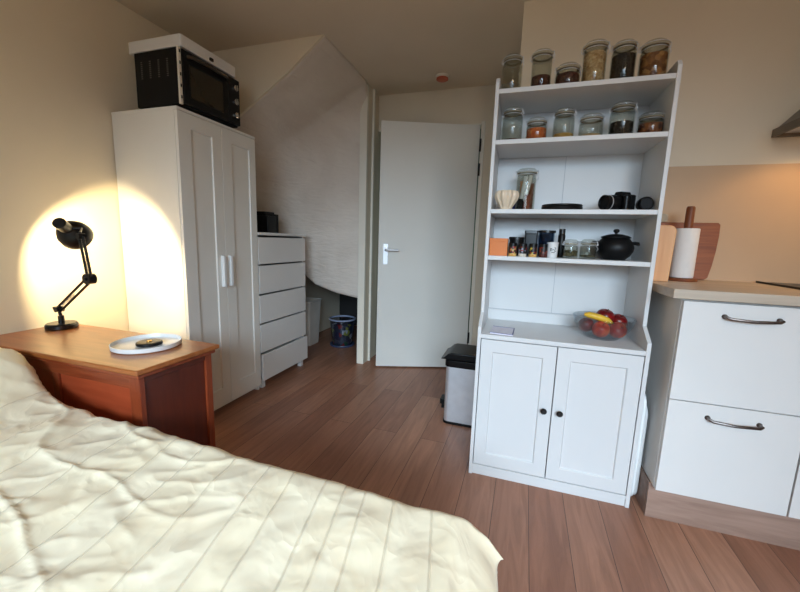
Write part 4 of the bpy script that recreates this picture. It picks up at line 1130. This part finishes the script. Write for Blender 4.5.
def bulb_glass():
    m, nt, b = newmat('frosted_bulb')
    out = [n for n in nt.nodes if n.type == 'OUTPUT_MATERIAL'][0]
    nt.nodes.remove(b)
    tr = N(nt, 'ShaderNodeBsdfTransparent'); em = N(nt, 'ShaderNodeEmission')
    em.inputs['Color'].default_value = (1.0, 0.78, 0.42, 1); em.inputs['Strength'].default_value = 30
    mx = N(nt, 'ShaderNodeMixShader'); mx.inputs['Fac'].default_value = 0.25
    L(nt, tr.outputs[0], mx.inputs[1]); L(nt, em.outputs[0], mx.inputs[2]); L(nt, mx.outputs[0], out.inputs['Surface'])
    return m
ax = Vector((-0.545, 0.74, -0.39)).normalized()
SK = Vector((-1.826, 1.020, 1.159))       # rear of the lamp holder
RM = rot_to(ax)
bm = BM(); lathe(bm, [(0, 0), (0.020, 0.0), (0.024, 0.004), (0.024, 0.05), (0.019, 0.056), (0.019, 0.066), (0.034, 0.074), (0.052, 0.092), (0.062, 0.118), (0.064, 0.142),
                      (0.0622, 0.142), (0.060, 0.118), (0.050, 0.095), (0.033, 0.078), (0.016, 0.072), (0, 0.071)], SK, seg=40, mtx=RM)
sh_ = link('shade', bm, M['black_metal'], t_)
sh_c = SK + ax * 0.098
bm = BM(); lathe(bm, [(0, 0.074), (0.012, 0.074), (0.013, 0.088), (0.018, 0.098), (0.021, 0.110), (0.017, 0.121), (0, 0.127)], SK, seg=24, mtx=RM)
link('bulb', bm, bulb_glass(), sh_)
jn = SK + ax * 0.085 + Vector((0.035, 0.02, 0.0))
bm = BM(); tube(bm, [P2, P2 + Vector((-0.004, 0, 0.014)), jn + Vector((0.01, 0, 0.012)), SK + ax * 0.06], 0.005, 10); tube(bm, [P2 + Vector((0, -0.014, 0)), P2 + Vector((0, 0.014, 0))], 0.013, 16)
link('head_joint', bm, M['black_metal'], t_)

# ------------------------------------------------------------------ bed and duvet
t_ = thing('bed', 'single bed along the left wall, its mattress covered by the cream duvet', 'bed', (-1.1, 0.35, 0))
link('bed_base', bx(-2.18, -0.13, -0.10, 0.735, 0.16, 0.26), M['bed_frame'], t_, bevel=0.004)
bm = BM(); prism(bm, rrect(-2.17, -0.14, -0.09, 0.735, 0.06), 'Z', 0.26, 0.445); link('mattress', bm, M['sheet'], t_, bevel=0.02)
for x in (-2.15, -0.17):
    for y in (-0.07, 0.66): link('leg', bx(x, x + 0.05, y, y + 0.05, 0, 0.16), M['bed_frame'], t_, bevel=0.003)
bm = BM()
bmesh.ops.create_uvsphere(bm, u_segments=32, v_segments=16, radius=1)
for v in bm.verts:
    x, y, z = v.co
    f = lambda q: math.copysign(abs(q) ** 0.6, q)
    v.co = (-1.86 + 0.26 * f(x), 0.36 + 0.34 * f(y), 0.515 + 0.065 * z)
single('pillow', bm, M['sheet'], 'white pillow under the head end of the cream duvet', 'pillow', angle=3)

TOPZ = 0.50
def duvet_point(s, t):
    """s along the bed, t across it: folds over the foot end and the far side"""
    ex, ey, r = -0.105, 0.752, 0.045
    def over(d, out):
        if d <= 0: return d, 0.0, 0.0
        arc = r * PI * out
        if d < arc:
            a = d / r
            return r * math.sin(a), r * (1 - math.cos(a)), d / arc
        a = PI * out
        return r * math.sin(a) + (d - arc) * math.cos(a), r * (1 - math.cos(a)) + (d - arc) * math.sin(a), 1.0
    oX, zX, fX = over(s - ex, 0.27)
    oY, zY, fY = over(t - ey, 0.5)
    x, y = ex + oX, ey + oY
    drop = math.hypot(zX, zY) if zX > 0 and zY > 0 else zX + zY
    # the corner swings outward
    if zX > 0 and zY > 0:
        k = min(zX, zY)
        x += 0.34 * k; y += 0.16 * k
    # the cloth rises over the pillow at the head end
    hs = ((-3.0, 0.195), (-1.73, 0.190), (-1.66, 0.140), (-1.61, 0.085), (-1.55, 0.055), (-1.45, 0.034), (-1.30, 0.027), (-0.95, 0.020), (-0.78, 0.008), (-0.60, 0.0), (2.0, 0.0))
    h = 0.0
    for (a0, b0), (a1, b1) in zip(hs, hs[1:]):
        if a0 <= s <= a1:
            h = lerp(b0, b1, (s - a0) / (a1 - a0)); break
    # soft quilt swell and folds
    p = Vector((s, t, 0))
    w = noise.noise(Vector((s * 3.2, t * 3.0, 1.3))) * 0.010 + noise.noise(Vector((s * 8, t * 6.5, 4.1))) * 0.0055 + noise.noise(Vector((s * 19, t * 15, 7.7))) * 0.0030 + noise.noise(Vector((s * 12 - t * 5, t * 13, 2.2))) * 0.0040
    left = max(0.25, min(1.0, (-0.25 - s) * 1.6))
    w += left * (0.0055 * noise.noise(Vector((s * 15 + 3 * t, t * 12, 5.5))) + 0.005 * (1 - abs(noise.noise(Vector((s * 9 - 6 * t, t * 9 + 3 * s, 12.0)))) * 2) ** 3)
    rg3 = 1 - abs(noise.noise(Vector((s * 2.6 + t * 3.5, t * 3.0 - s * 2.0, 31.0)))) * 3.0
    w += 0.007 * max(0, rg3) ** 7 * max(0.0, min(1.0, (-0.45 - s) * 2.0))
    # seams pull the cloth down
    sq = s + 0.2 * (t - 0.55)
    dmin = min(abs(sq - q_) for q_ in SEAMS)
    w += 0.0014 * min(1, dmin / 0.012) ** 0.6 - 0.001
    z = TOPZ + h - drop
    nx, ny = fX, fY
    top = max(0.0, 1 - max(fX, fY))
    z += w * (0.25 + 0.75 * top)
    x += fX * (w * 1.2 + 0.008 * math.sin(t * 21) * min(1, max(0, s - ex) / 0.1) * (1 - fY))
    y += fY * (w * 1.2 + 0.010 * math.sin(s * 17 + 1) * min(1, max(0, t - ey) / 0.1) * (1 - fX))
    return Vector((x, y, z))
bm = BM()
uvl = bm.loops.layers.uv.new('cloth')
s0, s1, t0, t1 = -2.17, 0.055, -0.12, 0.815
ns, nt_ = 300, 160
g = [[None] * (nt_ + 1) for _ in range(ns + 1)]
for i in range(ns + 1):
    for j in range(nt_ + 1):
        s = lerp(s0, s1, i / ns); t = lerp(t0, t1, j / nt_)
        g[i][j] = (bm.verts.new(duvet_point(s, t)), (s, t))
for i in range(ns):
    for j in range(nt_):
        q4 = (g[i][j], g[i + 1][j], g[i + 1][j + 1], g[i][j + 1])
        f = bm.faces.new([k[0] for k in q4])
        for lp, k in zip(f.loops, q4): lp[uvl].uv = (k[1][0] + 0.2 * (k[1][1] - 0.55), k[1][1])
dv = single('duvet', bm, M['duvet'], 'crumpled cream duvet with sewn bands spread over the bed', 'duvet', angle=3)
md = dv.modifiers.new('thick', 'SOLIDIFY'); md.thickness = 0.022; md.offset = -1.0

# ------------------------------------------------------------------ light
def lamp(name, kind, loc, energy, col, **kw):
    d = bpy.data.lights.new(name, kind); d.energy = energy; d.color = col
    for k, v in kw.items(): setattr(d, k, v)
    o = bpy.data.objects.new(name, d); COL.objects.link(o); o.location = loc
    return o
w = bpy.data.worlds.new('sky'); scene.world = w; w.use_nodes = True
bg = w.node_tree.nodes['Background']; bg.inputs['Color'].default_value = (0.62, 0.80, 1.0, 1); bg.inputs['Strength'].default_value = 1.0
# daylight entering by the window, falling into the room at a slope
o = lamp('window_daylight', 'AREA', ((WX0 + WX1) / 2, YB - 0.14, (WZ0 + WZ1) / 2), 49, (0.62, 0.82, 1.0), shape='RECTANGLE', size=2.6, size_y=0.98, spread=math.radians(70))
o.rotation_euler = Vector((-0.22, 1.0, -0.58)).to_track_quat('-Z', 'Y').to_euler()
o = lamp('bulb_light', 'POINT', SK + ax * 0.085, 42.0, (1.0, 0.79, 0.44), shadow_soft_size=0.010)
for x in (1.20, 1.56):
    o = lamp('hood_spot', 'SPOT', (x, 1.95, 1.655), 5.0, (1.0, 0.60, 0.26), shadow_soft_size=0.03, spot_size=2.6, spot_blend=0.5)
    o.rotation_euler = (0, 0, 0)

# added fill lights, both unseen: warm one behind the camera, dim one in the hallway
lamp('warm_fill_light', 'POINT', (0.9, -0.7, 2.1), 17.0, (1.0, 0.74, 0.48), shadow_soft_size=0.12)
lamp('hallway_fill', 'POINT', (-0.6, 3.9, 1.0), 2.0, (0.9, 1.0, 0.92), shadow_soft_size=0.1)

# ------------------------------------------------------------------ camera
cd = bpy.data.cameras.new('camera'); cam = bpy.data.objects.new('camera', cd); COL.objects.link(cam)
cd.sensor_width = 36.0; cd.lens = 362.164 / 800 * 36.0; cd.clip_start = 0.02
yw, pt, rl = math.radians(17.725), math.radians(8.692), math.radians(-1.845)
fw = Vector((-math.sin(yw) * math.cos(pt), math.cos(yw) * math.cos(pt), -math.sin(pt)))
rt = Vector((math.cos(yw), math.sin(yw), 0)); up = rt.cross(fw)
rt2 = rt * math.cos(rl) - up * math.sin(rl); up2 = rt * math.sin(rl) + up * math.cos(rl)
cam.matrix_world = Matrix(((rt2.x, up2.x, -fw.x, 0.0), (rt2.y, up2.y, -fw.y, 0.0), (rt2.z, up2.z, -fw.z, 1.13), (0, 0, 0, 1)))
scene.camera = cam
vs = scene.view_settings
vs.view_transform = 'Standard'; vs.look = 'None'; vs.gamma = 1.0; vs.use_curve_mapping = False
vs.exposure = 0.0
